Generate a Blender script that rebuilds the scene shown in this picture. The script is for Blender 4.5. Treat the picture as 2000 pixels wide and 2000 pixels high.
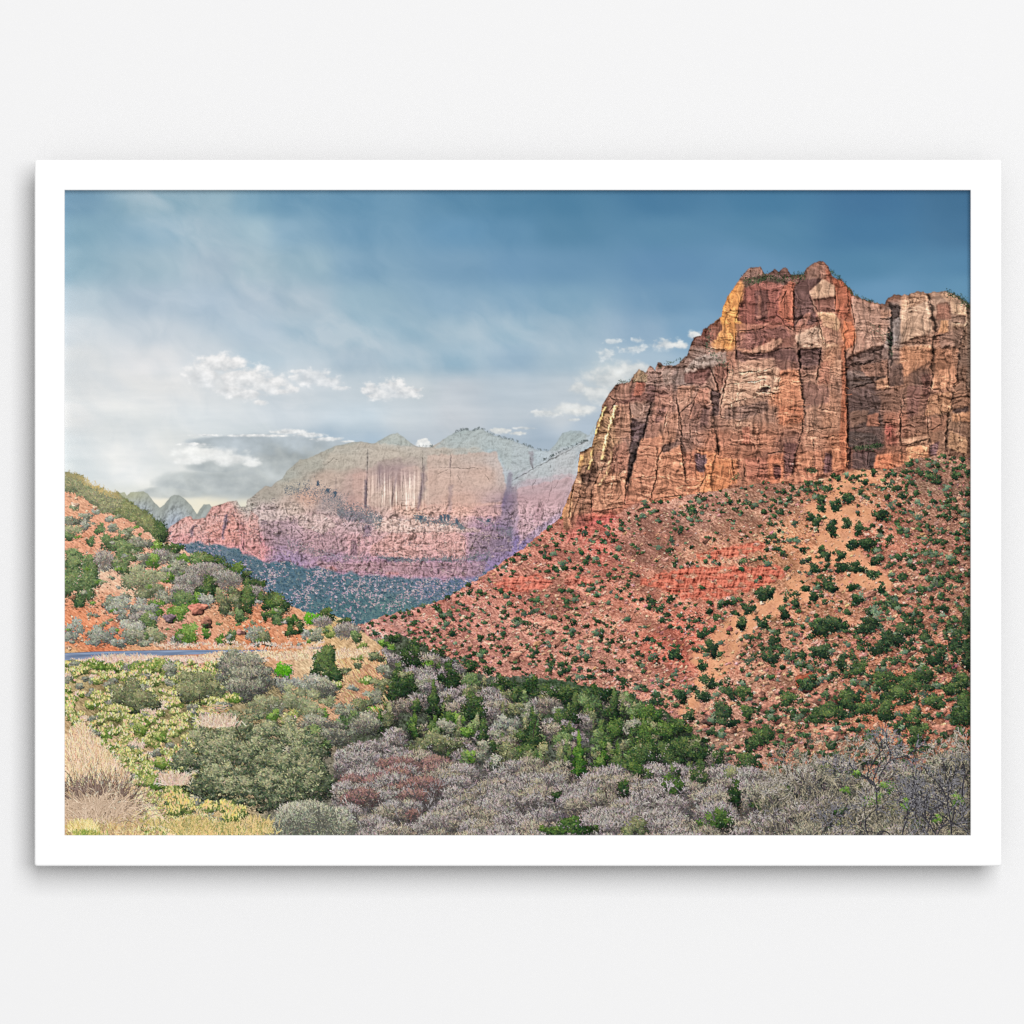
# A white framed landscape print hanging on a pale wall.
# The print is a flat printed sheet: its picture is computed here, in code, as
# ink colours on the sheet (one value per mesh vertex); no file is loaded.
import math
import numpy as np

# ----------------------------------------------------------------- the print's picture
W, H = 1769, 1260                 # printed dots
X0, Y0 = 126.5, 371.5             # units used below for laying out the picture
f32 = np.float32
yy, xx = np.mgrid[0:H, 0:W].astype(f32)
X = xx + f32(X0)
Y = yy + f32(Y0)
img = np.zeros((H, W, 3), f32)
RNG = np.random.default_rng(11)


def sst(a, b, v):
    t = np.clip((v - a) / (b - a), 0, 1)
    return t * t * (3 - 2 * t)


_T = {}


def perlin(x, y, seed=0):
    if seed not in _T:
        r = np.random.default_rng(1000 + seed)
        a = r.uniform(0, 2 * np.pi, (128, 128)).astype(f32)
        _T[seed] = (np.cos(a), np.sin(a))
    gx, gy = _T[seed]
    x = np.asarray(x, f32)
    y = np.asarray(y, f32)
    xi = np.floor(x).astype(np.int32)
    yi = np.floor(y).astype(np.int32)
    fx = x - xi
    fy = y - yi
    x0 = xi & 127
    x1 = (xi + 1) & 127
    y0 = yi & 127
    y1 = (yi + 1) & 127
    u = fx * fx * (3 - 2 * fx)
    v = fy * fy * (3 - 2 * fy)
    a = gx[y0, x0] * fx + gy[y0, x0] * fy
    b = gx[y0, x1] * (fx - 1) + gy[y0, x1] * fy
    c = gx[y1, x0] * fx + gy[y1, x0] * (fy - 1)
    d = gx[y1, x1] * (fx - 1) + gy[y1, x1] * (fy - 1)
    return (a + (b - a) * u) * (1 - v) + (c + (d - c) * u) * v


def fbm(x, y, o=4, seed=0, g=0.5):
    s = 0
    amp = 1.0
    for i in range(o):
        s = s + amp * perlin(x * 2 ** i, y * 2 ** i, seed * 7 + i)
        amp *= g
    return s


def cells(x, y, seed=0):
    """broken-rock cells: distance to edge, two random values and offset from the cell's middle"""
    r = np.random.default_rng(5000 + seed)
    jx = r.uniform(0.08, 0.92, (128, 128)).astype(f32)
    jy = r.uniform(0.08, 0.92, (128, 128)).astype(f32)
    va = r.random((128, 128)).astype(f32)
    vb = r.random((128, 128)).astype(f32)
    xi = np.floor(x).astype(np.int32)
    yi = np.floor(y).astype(np.int32)
    d1 = np.full(x.shape, 9, f32)
    d2 = np.full(x.shape, 9, f32)
    ra = np.zeros(x.shape, f32)
    rb_ = np.zeros(x.shape, f32)
    ox_ = np.zeros(x.shape, f32)
    oy_ = np.zeros(x.shape, f32)
    for oy in (-1, 0, 1):
        for ox in (-1, 0, 1):
            cx = (xi + ox) & 127
            cy = (yi + oy) & 127
            ex = x - (xi + ox) - jx[cy, cx]
            ey = y - (yi + oy) - jy[cy, cx]
            d = np.maximum(np.abs(ex), np.abs(ey)) * 0.55 + np.hypot(ex, ey) * 0.45
            b = d < d1
            d2 = np.where(b, d1, np.minimum(d2, d))
            ra = np.where(b, va[cy, cx], ra)
            rb_ = np.where(b, vb[cy, cx], rb_)
            ox_ = np.where(b, ex, ox_)
            oy_ = np.where(b, ey, oy_)
            d1 = np.where(b, d, d1)
    return d2 - d1, ra, rb_, ox_, oy_


def facets(x, y, sx, sy, seed, tone=0.2, tiltk=0.3, edge=0.5, ew=0.09):
    """multiplier for faceted rock: every block its own slope to the light, dark joints"""
    e, ra, rb2, u, v = cells(x / sx, y / sy, seed)
    th = ra * 6.283
    k = 1 + (rb2 - 0.5) * tone - (u * np.cos(th) * 0.8 + v * (0.5 + 0.5 * np.sin(th))) * tiltk
    return k * (1 - edge * (0.35 + 0.65 * ra) * sst(ew, 0.0, e)), ra, rb2


def terr(n, q, a=0.55):
    """benches with steep steps"""
    n = n * q
    i = np.floor(n)
    return (i + sst(a, 1.0, n - i)) / q


def relief(h, lx=-0.62, ly=-0.78, slope=0.55, k=1.0, steps=22):
    """multiplier of a rough face lit from one side: slope light, cast shadow, creases"""
    gx = np.zeros_like(h)
    gy = np.zeros_like(h)
    gx[:, 1:-1] = (h[:, 2:] - h[:, :-2]) * 0.5
    gy[1:-1] = (h[2:] - h[:-2]) * 0.5
    dif = np.tanh((gx * -lx + gy * -ly) * 0.9)
    sh = np.zeros_like(h)
    for i in range(1, steps):
        d = i * (1 + i * 0.03)
        ox_, oy_ = int(round(lx * d)), int(round(ly * d))
        hs_ = np.roll(np.roll(h, -oy_, 0), -ox_, 1)
        sh = np.maximum(sh, (hs_ - h - slope * d) / (1.0 + 0.12 * d))
    sh = sst(0.0, 1.6, sh)
    ao = np.clip((h - blur(h, 2, 2)) * 0.35, -1, 0.6) + np.clip((h - blur(h, 7, 2)) * 0.13, -1, 0.7)
    return (1 + k * (0.24 * dif - 0.06 * (dif > 0.5))) * (1 - 0.42 * k * sh) * np.exp(0.55 * k * np.minimum(ao, 0.25))


def box1(a, r, ax):
    if r < 1:
        return a
    pad = [(0, 0)] * a.ndim
    pad[ax] = (r + 1, r)
    c = np.cumsum(np.pad(a, pad, mode='edge').astype(np.float64), axis=ax)
    n = a.shape[ax]
    hi = np.take(c, range(2 * r + 1, 2 * r + 1 + n), axis=ax)
    lo = np.take(c, range(0, n), axis=ax)
    return ((hi - lo) / (2 * r + 1)).astype(f32)


def blur(a, r, n=2):
    for _ in range(n):
        a = box1(box1(a, r, 0), r, 1)
    return a


def blur121(a):
    p = np.pad(a, ((1, 1), (0, 0), (0, 0)), mode='edge')
    a = (p[:-2] + 2 * p[1:-1] + p[2:]) * 0.25
    p = np.pad(a, ((0, 0), (1, 1), (0, 0)), mode='edge')
    return (p[:, :-2] + 2 * p[:, 1:-1] + p[:, 2:]) * 0.25


def field(pts, sigma, roi=None, sy=None):
    """smooth colour field through scattered colour samples (x, y, r, g, b)"""
    p = np.array(pts, f32)
    x0, y0, x1, y1 = roi or (0, 0, W, H)
    st = 6
    gx = np.arange(x0, x1 + st, st, dtype=f32) + X0
    gy = np.arange(y0, y1 + st, st, dtype=f32) + Y0
    sy = sy or sigma
    d = ((gx[None, :, None] - p[:, 0]) / sigma) ** 2 + ((gy[:, None, None] - p[:, 1]) / sy) ** 2
    w = 1.0 / (d + 0.08) ** 2
    w /= w.sum(-1, keepdims=True)
    low = (w @ p[:, 2:5]).astype(f32)
    ix = (np.arange(x1 - x0) / st).astype(f32)
    iy = (np.arange(y1 - y0) / st).astype(f32)
    jx = ix.astype(int)
    jy = iy.astype(int)
    fx = (ix - jx)[None, :, None]
    fy = (iy - jy)[:, None, None]
    jx1 = np.minimum(jx + 1, low.shape[1] - 1)
    jy1 = np.minimum(jy + 1, low.shape[0] - 1)
    a = low[jy][:, jx] * (1 - fx) + low[jy][:, jx1] * fx
    b = low[jy1][:, jx] * (1 - fx) + low[jy1][:, jx1] * fx
    return a * (1 - fy) + b * fy


def poly(pts, jit=0.0, sc=9.0, seed=3, soft=0):
    """mask window of a polygon: returns slices and mask"""
    p = np.array(pts, f32)
    m = 8 + int(jit * 2) + soft * 2
    x0 = max(0, int(p[:, 0].min() - X0) - m)
    x1 = min(W, int(p[:, 0].max() - X0) + m)
    y0 = max(0, int(p[:, 1].min() - Y0) - m)
    y1 = min(H, int(p[:, 1].max() - Y0) + m)
    sl = (slice(y0, y1), slice(x0, x1))
    if x1 <= x0 or y1 <= y0:
        return sl, np.zeros((max(0, y1 - y0), max(0, x1 - x0)), f32)
    x = X[sl]
    y = Y[sl]
    if jit:
        x = x + jit * fbm(X[sl] / sc, Y[sl] / sc, 3, seed)
        y = y + jit * fbm(X[sl] / sc, Y[sl] / sc, 3, seed + 5)
    ins = np.zeros(x.shape, bool)
    n = len(p)
    for i in range(n):
        ax, ay = p[i]
        bx, by = p[(i + 1) % n]
        if ay == by:
            continue
        c = (ay > y) != (by > y)
        ins ^= c & (x < (bx - ax) * (y - ay) / (by - ay) + ax)
    ins = ins.astype(f32)
    if soft:
        ins = blur(ins, soft)
    return sl, ins


def over(sl, m, col):
    img[sl] += (np.asarray(col, f32) - img[sl]) * m[..., None]


def strokes(x, y, ang, ln, col, curv=0.0, wid=1, a=1.0, taper=False):
    """many short printed strokes at once, later ones over earlier ones"""
    x = np.asarray(x, f32).ravel()
    n = len(x)
    if n == 0:
        return
    y = np.broadcast_to(np.asarray(y, f32).ravel(), (n,))
    ang = np.broadcast_to(np.asarray(ang, f32).ravel(), (n,))
    ln = np.broadcast_to(np.asarray(ln, f32).ravel(), (n,))
    curv = np.broadcast_to(np.asarray(curv, f32).ravel(), (n,))
    col = np.broadcast_to(np.asarray(col, f32), (n, 3))
    m = max(2, int(np.ceil(ln.max())) + 1)
    t = np.linspace(0, 1, m, dtype=f32)
    aa = ang[:, None] + curv[:, None] * t[None] * 0.5
    px = x[:, None] + np.cos(aa) * t[None] * ln[:, None] - X0
    py = y[:, None] + np.sin(aa) * t[None] * ln[:, None] - Y0
    cc = np.repeat(col[:, None, :], m, 1)
    offs = {1: [(0, 0)], 2: [(0, 0), (1, 0)], 3: [(0, 0), (1, 0), (0, 1), (1, 1)],
            4: [(0, 0), (1, 0), (-1, 0), (0, 1), (0, -1)],
            6: [(i, j) for i in range(-1, 3) for j in range(-1, 3) if not (abs(i - .5) > 1 and abs(j - .5) > 1)]}[wid]
    ch = 40000
    for s in range(0, n, ch):
        e = min(n, s + ch)
        qx, qy, qc = [], [], []
        for ox, oy in offs:
            qx.append(np.rint(px[s:e] + ox).astype(np.int32))
            qy.append(np.rint(py[s:e] + oy).astype(np.int32))
            qc.append(cc[s:e])
        qx = np.stack(qx, 2).ravel()
        qy = np.stack(qy, 2).ravel()
        qc = np.stack(qc, 2).reshape(-1, 3)
        ok = (qx >= 0) & (qx < W) & (qy >= 0) & (qy < H)
        qx, qy, qc = qx[ok], qy[ok], qc[ok]
        if a >= 1:
            img[qy, qx] = qc
        else:
            img[qy, qx] = img[qy, qx] * (1 - a) + qc * a


PAL = {  # dark, mid, light
    'olive': ((78, 84, 64), (124, 128, 98), (170, 170, 132)),
    'dolive': ((48, 54, 42), (98, 104, 76), (156, 154, 114)),
    'green': ((46, 60, 42), (88, 108, 70), (136, 150, 100)),
    'dgreen': ((24, 36, 28), (56, 76, 48), (108, 124, 74)),
    'conif': ((24, 38, 26), (58, 82, 44), (108, 130, 68)),
    'bright': ((52, 74, 38), (94, 124, 56), (146, 170, 92)),
    'vivid': ((40, 92, 20), (78, 142, 32), (124, 184, 60)),
    'graygr': ((66, 70, 62), (122, 124, 106), (174, 172, 148)),
    'sage': ((78, 80, 76), (132, 134, 122), (184, 182, 164)),
    'gray': ((84, 80, 84), (142, 134, 130), (186, 178, 168)),
    'bigdk': ((30, 36, 30), (82, 92, 70), (168, 168, 130)),
    'rabbit': ((70, 82, 48), (122, 134, 74), (194, 186, 124)),
    'rabbitg': ((56, 74, 38), (106, 130, 60), (178, 180, 112)),
    'tan': ((150, 122, 100), (226, 192, 156), (248, 222, 190)),
    'red': ((74, 50, 52), (142, 84, 80), (186, 120, 110)),
    'talus': ((20, 30, 26), (44, 62, 44), (92, 108, 72)),
    'talusb': ((46, 58, 52), (82, 98, 78), (128, 138, 110)),
    'pine': ((16, 28, 20), (44, 64, 40), (94, 112, 66)),
    'cypress': ((20, 40, 22), (54, 86, 38), (108, 140, 62)),
    'far': ((62, 92, 104), (86, 116, 122), (112, 140, 138)),
}


def palmix(pal, t):
    p = np.asarray(pal, f32)
    t = np.clip(t, 0, 1)[..., None]
    lo = p[..., 0, :] + (p[..., 1, :] - p[..., 0, :]) * np.minimum(t * 2, 1)
    return lo + (p[..., 2, :] - p[..., 1, :]) * np.maximum(t * 2 - 1, 0)


def bush(cx, cy, rx, ry, kind, dens=1.0, leaf=3.2, cone=False, wid=None, lit=(-0.35, -0.8), rough=0.33, rng=None):
    """one plant: clumps of leaves, each clump lit from the upper left, ragged edge and gaps"""
    rng = rng or RNG
    area = rx * ry
    k = int(np.clip(area / 85, 5, 60))
    n = int(area * 1.25 * dens) + 24
    i = np.arange(k)
    r = np.sqrt((i + 0.6) / k) * rng.uniform(0.80, 1.12, k)
    a = i * 2.39996 + rng.uniform(0, 6.28) + rng.normal(0, 0.35, k)
    ku, kv = r * np.cos(a) * 0.86, r * np.sin(a) * 0.86
    kr = np.clip(0.82 / math.sqrt(k), 0.1, 0.42) * rng.uniform(0.75, 1.35, k)
    ks = rng.normal(0, 0.10, k)
    w_ = kr ** 2
    j = rng.choice(k, n, p=w_ / w_.sum())
    du = np.clip(rng.normal(0, 0.62, n), -1.5, 1.5)
    dv = np.clip(rng.normal(0, 0.55, n), -1.4, 1.4)
    u = ku[j] + du * kr[j]
    v = kv[j] + dv * kr[j]
    t = 0.38 + ku[j] * lit[0] * 0.30 - kv[j] * 0.34 + (du * lit[0] * 0.7 + dv * lit[1]) * 0.22 + ks[j] + rng.normal(0, 0.19, n)
    t = t - 0.10 * (np.hypot(du, dv) > 1.15)
    if cone:
        h = np.clip((v + 1) / 2, 0.02, 1)
        u = u * (0.08 + 0.95 * h) * (0.80 + 0.32 * np.sin(h * 20 + cx))
    # clumps nearer the viewer (lower, middle) cover those behind
    o = np.argsort(kv[j] * 0.55 + t * 0.75 + rng.normal(0, 0.12, n))
    u, v, t = u[o], v[o], t[o]
    col = palmix(np.broadcast_to(np.array(PAL[kind], f32), (n, 3, 3)), t)
    col = col * (1 + rng.normal(0, 0.07, (n, 1))) + rng.normal(0, 4, (n, 3))
    ang = rng.uniform(-np.pi, 0, n)
    # shade under the plant
    ns = n // 14
    dk = np.array(PAL[kind][0], f32) * 0.72
    strokes(cx + rng.normal(0.1, 0.42, ns) * rx, cy + rng.normal(0.62, 0.2, ns) * ry, rng.uniform(-0.6, 0.6, ns), leaf * 0.9, dk + rng.normal(0, 6, (ns, 1)), 0, 2, 0.5)
    w = wid or (2 if leaf > 2.4 else 1)
    strokes(cx + u * rx, cy + v * ry, ang, leaf * rng.uniform(0.5, 1.3, n), col, 0, w)


def shrubs(cx, cy, rx, ry, pal, n=34, leaf=2.2, wid=2, seed=1, shadow=0.0):
    """a batch of small shrubs; pal: (N,3,3)"""
    rng = np.random.default_rng(seed)
    N = len(cx)
    o = np.argsort(cy + ry)
    cx, cy, rx, ry, pal = cx[o], cy[o], rx[o], ry[o], pal[o]
    K = 4
    ku = rng.uniform(-0.62, 0.62, (N, K))
    kv = rng.uniform(-0.55, 0.55, (N, K))
    j = rng.integers(0, K, (N, n))
    du = rng.normal(0, 0.28, (N, n))
    dv = rng.normal(0, 0.26, (N, n))
    u = np.take_along_axis(ku, j, 1) + du
    v = np.take_along_axis(kv, j, 1) + dv
    t = 0.42 - 0.22 * u - 0.30 * v - 0.3 * dv + rng.normal(0, 0.15, (N, n))
    q = np.argsort(t, 1)
    u, v, t = (np.take_along_axis(z, q, 1) for z in (u, v, t))
    if shadow:
        ns = max(4, n // 3)
        su = rng.normal(0.45, 0.5, (N, ns))
        sv = rng.normal(0.75, 0.18, (N, ns))
        sc = np.array((92, 60, 54), f32) + rng.normal(0, 8, (N * ns, 3))
        strokes((cx[:, None] + su * rx[:, None]).ravel(), (cy[:, None] + sv * ry[:, None]).ravel(),
                rng.uniform(-0.5, 0.5, N * ns), 2.5, sc, 0, 1, shadow)
    col = palmix(np.repeat(pal[:, None], n, 1).astype(f32), t) + rng.normal(0, 5, (N, n, 3))
    strokes((cx[:, None] + u * rx[:, None]).ravel(), (cy[:, None] + v * ry[:, None]).ravel(),
            rng.uniform(-np.pi, 0, N * n), leaf * rng.uniform(0.5, 1.4, N * n), col.reshape(-1, 3), 0, wid)


def rocks(cx, cy, r, asp, ang, col, seed=2, dark=0.45):
    """a batch of stones: lit upper left, dark lower right edge, angular outline"""
    rng = np.random.default_rng(seed)
    o = np.argsort(cy)
    cx, cy, r, asp, ang, col = cx[o], cy[o], r[o], asp[o], ang[o], col[o]
    R = int(np.ceil(r.max() * 1.4)) + 1
    g = np.arange(-R, R + 1)
    oy, ox = np.meshgrid(g, g, indexing='ij')
    ox, oy = ox.ravel()[None], oy.ravel()[None]
    ch = max(1, 1500000 // ox.size)
    for s in range(0, len(cx), ch):
        e = slice(s, s + ch)
        ca, sa = np.cos(ang[e])[:, None], np.sin(ang[e])[:, None]
        u = (ox * ca + oy * sa) / r[e][:, None]
        v = (-ox * sa + oy * ca) / (r[e] * asp[e])[:, None]
        k = len(cx[e])
        ph = rng.uniform(0, 6.28, (k, 2))
        th = np.arctan2(v, u)
        lim = 1 + 0.16 * np.cos(3 * th + ph[:, :1]) + 0.10 * np.cos(5 * th + ph[:, 1:])
        d = np.maximum(np.abs(u) ** 3 + np.abs(v) ** 3, 1e-6) ** (1 / 3) * 0.6 + 0.4 * np.hypot(u, v)
        ins = d < lim
        lv = (-0.45 * ox - 0.9 * oy) / r[e][:, None]
        sh = 0.84 + 0.24 * np.tanh((lv + 0.25 * np.cos(th * 2 + ph[:, :1])) * 4.5) + rng.normal(0, 0.05, ins.shape)
        if r[s] > 7 or r[e].max() > 7:
            sh = sh * (1 + 0.5 * fbm((cx[e][:, None] + ox) / 9, (cy[e][:, None] + oy) / 5, 4, 310))
        rim = (d > lim * 0.72) & (lv < -0.15)
        sh = np.where(rim, sh * dark * 1.2, sh)
        c = col[e][:, None, :] * sh[..., None]
        px = np.rint(cx[e][:, None] - X0).astype(int) + ox
        py = np.rint(cy[e][:, None] - Y0).astype(int) + oy
        ok = ins & (px >= 0) & (px < W) & (py >= 0) & (py < H)
        img[py[ok], px[ok]] = c[ok]


def zz(ox, oy, k, l):
    return [(ox + a[0] * k, oy + a[1] * k) + tuple(a[2:]) for a in l]


KA = 440 / 1932
KB = 460 / 1932

# ---- sky
sky = [
    (130, 395, 112, 152, 178), (300, 395, 132, 168, 186), (420, 390, 144, 176, 192), (500, 395, 118, 160, 184), (560, 395, 108, 152, 180),
    (700, 395, 102, 148, 178), (900, 395, 90, 138, 170), (1000, 395, 82, 132, 165), (1100, 395, 80, 130, 163), (1300, 395, 74, 124, 160),
    (1500, 395, 72, 124, 160), (1700, 395, 68, 116, 155), (1890, 395, 66, 112, 148),
    (130, 450, 130, 168, 188), (300, 450, 142, 176, 196), (420, 450, 152, 181, 197), (500, 450, 148, 180, 196), (560, 450, 128, 166, 190),
    (700, 450, 112, 155, 184), (900, 450, 98, 146, 180), (1000, 450, 96, 143, 176), (1100, 450, 88, 136, 168), (1300, 450, 90, 138, 171),
    (1500, 450, 86, 135, 168), (1700, 450, 72, 122, 160), (1890, 450, 72, 118, 154),
    (130, 520, 150, 182, 198), (300, 520, 160, 186, 200), (420, 520, 165, 186, 201), (500, 520, 166, 190, 202), (600, 520, 150, 180, 196),
    (700, 520, 128, 165, 190), (900, 520, 115, 155, 184), (1000, 520, 110, 152, 184), (1100, 520, 105, 148, 180), (1300, 520, 98, 142, 178),
    (1450, 520, 100, 145, 180), (1700, 520, 84, 134, 168), (1890, 520, 84, 133, 168),
    (130, 590, 182, 200, 211), (300, 590, 176, 194, 208), (420, 590, 172, 192, 208), (500, 590, 172, 191, 206), (600, 590, 166, 187, 201),
    (700, 590, 146, 178, 196), (900, 590, 135, 170, 194), (1000, 590, 128, 166, 192), (1100, 590, 122, 162, 188), (1300, 590, 108, 150, 182),
    (1450, 590, 105, 148, 182), (1720, 570, 104, 150, 184), (1890, 560, 98, 146, 178),
    (130, 650, 205, 214, 220), (300, 650, 200, 210, 218), (500, 650, 175, 195, 210), (600, 650, 152, 181, 199), (700, 650, 148, 180, 198),
    (800, 650, 140, 174, 194), (900, 650, 150, 180, 198), (1000, 650, 145, 178, 198), (1100, 650, 148, 177, 196), (1250, 650, 138, 169, 194),
    (1350, 640, 120, 160, 190),
    (130, 700, 220, 222, 222), (300, 700, 220, 222, 224), (420, 700, 208, 216, 222), (500, 700, 182, 201, 213), (700, 700, 170, 190, 204),
    (800, 700, 160, 186, 202), (900, 700, 145, 178, 198), (1000, 700, 150, 179, 200), (1100, 700, 160, 185, 201), (1250, 700, 166, 189, 206),
    (130, 760, 222, 223, 222), (300, 760, 223, 224, 223), (420, 760, 224, 226, 226), (560, 760, 202, 211, 217), (700, 760, 190, 203, 211),
    (800, 760, 200, 208, 212), (900, 760, 190, 199, 207), (1000, 760, 185, 198, 208), (1100, 760, 190, 201, 209), (1200, 730, 190, 204, 210),
    (130, 820, 222, 222, 220), (250, 820, 221, 223, 221), (400, 820, 212, 218, 220), (560, 820, 205, 214, 220), (700, 820, 186, 203, 214),
    (800, 820, 193, 204, 211), (900, 820, 192, 199, 206), (1000, 820, 188, 198, 206), (1100, 820, 192, 200, 206),
    (130, 870, 215, 220, 220), (250, 870, 219, 222, 221), (350, 870, 218, 220, 217), (500, 860, 205, 213, 216), (640, 870, 168, 189, 206), (720, 865, 165, 188, 206), (820, 860, 182, 194, 204),
    (1050, 850, 160, 178, 194), (1000, 840, 168, 184, 198), (1130, 830, 164, 182, 198),
    (130, 920, 212, 218, 218), (250, 930, 218, 222, 222), (320, 940, 222, 224, 220), (550, 930, 196, 202, 202),
    (240, 970, 226, 225, 214), (330, 985, 232, 226, 206), (450, 985, 236, 228, 206), (560, 950, 196, 200, 200),
]
img[:] = field(sky, 60, None, 34)
img[:700] = blur(img[:700], 8)
ca, sa = math.cos(0.62), math.sin(0.62)
r1 = (X[:700] * ca + Y[:700] * sa)
r2 = (-X[:700] * sa + Y[:700] * ca)
n = fbm(r1 / 210 + 0.5 * fbm(X[:700] / 120, Y[:700] / 120, 3, 22), r2 / 95 + 0.5 * fbm(X[:700] / 140, Y[:700] / 90, 3, 24), 5, 21, 0.55)
mw = sst(1250, 500, X[:700]) * 0.8 + 0.2
img[:700] += (n * 15 * mw)[..., None] * np.array((1.15, 0.85, 0.65), f32)
n = fbm(X[:700] / 330, Y[:700] / 46, 5, 23, 0.55)
ml = sst(620, 800, Y[:700])
img[:700] += (n * 15 * ml)[..., None] * np.array((1.0, 0.85, 0.75), f32)


def cloud(puffs, col, shade, seed, top=0.16, bot=0.9, op=0.95, amp=0.9, sc=26.0):
    p = np.array([q[:4] for q in puffs], f32)
    x0 = max(0, int((p[:, 0] - p[:, 2] * 1.5).min() - X0))
    x1 = min(W, int((p[:, 0] + p[:, 2] * 1.5).max() - X0))
    y0 = max(0, int((p[:, 1] - p[:, 3] * 1.6).min() - Y0))
    y1 = min(H, int((p[:, 1] + p[:, 3] * 1.8).max() - Y0))
    sl = (slice(y0, y1), slice(x0, x1))
    x, y = X[sl], Y[sl]
    d = np.full(x.shape, -9, f32)
    v = np.zeros(x.shape, f32)
    for cx, cy, rx, ry in p:
        e = 1 - np.sqrt(((x - cx) / rx) ** 2 + ((y - cy) / ry) ** 2)
        b = e > d
        v = np.where(b, (y - cy) / ry, v)
        d = np.maximum(d, e)
    nz = fbm(x / sc, y / (sc * 0.72), 5, seed, 0.55)
    d = d + amp * (nz * 0.75)
    rng_ = np.where(v < 0, top, top + (bot - top) * np.clip(v * 1.2, 0, 1))
    a = np.clip(d / rng_, 0, 1)
    a = a * a * (3 - 2 * a) * op
    s = np.clip(0.55 - 0.55 * v + nz * 0.9, 0, 1)[..., None]
    c = np.asarray(shade, f32) * (1 - s) + np.asarray(col, f32) * s
    img[sl] += (c + (nz * 26)[..., None] - img[sl]) * a[..., None]


# grey evening stratus low on the left, bright rims
G1 = ((172, 183, 190), (166, 177, 182))
cloud([(500, 872, 150, 30), (610, 872, 80, 24), (560, 900, 120, 40), (440, 864, 90, 16), (660, 872, 40, 14)], *G1, 31, 0.30, 0.8, 0.95, 0.35, 60)
cloud([(400, 946, 120, 32), (480, 940, 150, 50), (560, 920, 110, 60), (340, 962, 90, 16), (430, 912, 80, 20)], (178, 184, 182), (162, 171, 174), 33, 0.35, 0.7, 0.95, 0.35, 60)
cloud([(400, 886, 90, 17), (450, 897, 62, 15), (490, 906, 26, 8), (370, 900, 50, 10)], (238, 237, 232), (228, 229, 226), 34, 0.55, 0.7, 0.95, 0.45, 30)
cloud([(380, 868, 36, 5), (500, 851, 90, 4), (565, 844, 46, 8), (600, 850, 44, 8), (640, 858, 40, 6), (675, 862, 18, 3), (400, 850, 40, 3)], (240, 238, 234), (206, 210, 212), 35, 0.5, 1.6, 0.95, 0.55, 12)
cloud([(470, 966, 150, 13), (560, 955, 70, 14), (420, 930, 80, 9)], (158, 168, 172), (160, 168, 168), 36, 0.7, 1.2, 0.5, 0.5, 40)
# small bright cumulus
cloud([(430, 714, 74, 28), (400, 734, 60, 32), (470, 742, 90, 36), (520, 752, 60, 28), (480, 770, 60, 16), (455, 762, 50, 18), (545, 765, 30, 9), (508, 786, 18, 8)], (236, 234, 232), (212, 215, 217), 41, 0.55, 1.0, 0.97, 0.75, 26)
cloud([(610, 738, 54, 22), (640, 746, 42, 17), (585, 726, 22, 7), (665, 758, 22, 7), (572, 762, 16, 10)], (238, 236, 234), (206, 212, 217), 43, 0.5, 0.9, 0.96, 0.75, 22)
cloud([(724, 762, 24, 18), (765, 757, 36, 22), (790, 768, 38, 18), (745, 770, 40, 16), (730, 772, 26, 9), (812, 762, 14, 8)], (238, 235, 232), (212, 215, 218), 44, 0.45, 0.9, 0.96, 0.75, 18)
# pale cloud behind the cliff shoulder
cloud([(1190, 745, 80, 40), (1240, 730, 66, 34), (1170, 770, 60, 34), (1130, 760, 34, 20), (1120, 800, 70, 16)], (214, 216, 214), (198, 206, 210), 45, 0.7, 1.2, 0.92, 0.7, 34)
cloud([(1300, 673, 36, 15), (1330, 676, 24, 9), (1355, 655, 16, 14)], (228, 227, 222), (196, 206, 214), 46, 0.6, 1.1, 0.94, 0.8, 20)
cloud([(1185, 694, 22, 18), (1235, 682, 34, 12), (1195, 668, 22, 7), (1245, 664, 14, 8)], (216, 219, 218), (186, 200, 210), 47, 0.7, 1.2, 0.75, 1.2, 16)
cloud([(1065, 808, 36, 9), (1130, 806, 30, 10), (1120, 820, 20, 4), (1025, 836, 26, 4)], (222, 222, 218), (196, 204, 208), 48, 0.5, 1.0, 0.8, 0.7, 16)
cloud([(826, 866, 16, 12), (838, 872, 16, 7)], (240, 238, 232), (220, 222, 222), 49, 0.3, 0.9, 0.95, 0.5, 12)
cloud([(975, 842, 30, 8), (1010, 846, 20, 5)], (228, 226, 218), (206, 210, 210), 50, 0.4, 1.0, 0.9, 0.6, 14)
# warm light at the horizon behind the spires
gl = np.exp(-((X - 350) / 190) ** 2 - ((Y - 998) / 26) ** 2)[..., None] * 0.55
img += (np.array((246, 234, 204), f32) - img) * gl

g_ = img.mean(-1, keepdims=True)
img = g_ + (img - g_) * 0.93 + np.array((1, 1, 1), f32)
img += (sst(700, 860, Y) * sst(620, 260, X) * 10)[..., None]
vx, vy = X[:720] + 34 * fbm(X[:720] / 150, Y[:720] / 120, 4, 350), Y[:720] + 30 * fbm(X[:720] / 130, Y[:720] / 110, 4, 351)
band_ = np.exp(-((vy - (300 + 0.78 * (vx - 180))) / 70) ** 2) * sst(150, 300, vx) * sst(900, 600, vx)
veil = np.clip(0.62 + 1.1 * fbm((vx * ca + vy * sa) / 120, (-vx * sa + vy * ca) / 52, 5, 352, 0.5), 0, 1.3)
v2 = sst(560, 700, vy) * sst(1250, 800, vx) * 0.5
v3 = np.exp(-((vx - 1060) / 260) ** 2 - ((vy - 640) / 60) ** 2) * 0.5
img[:720] += (np.array((206, 214, 220), f32) - img[:720]) * np.clip((band_ * 0.42 + v2 * 0.5 + v3 * 0.5) * veil, 0, 0.6)[..., None]

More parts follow.
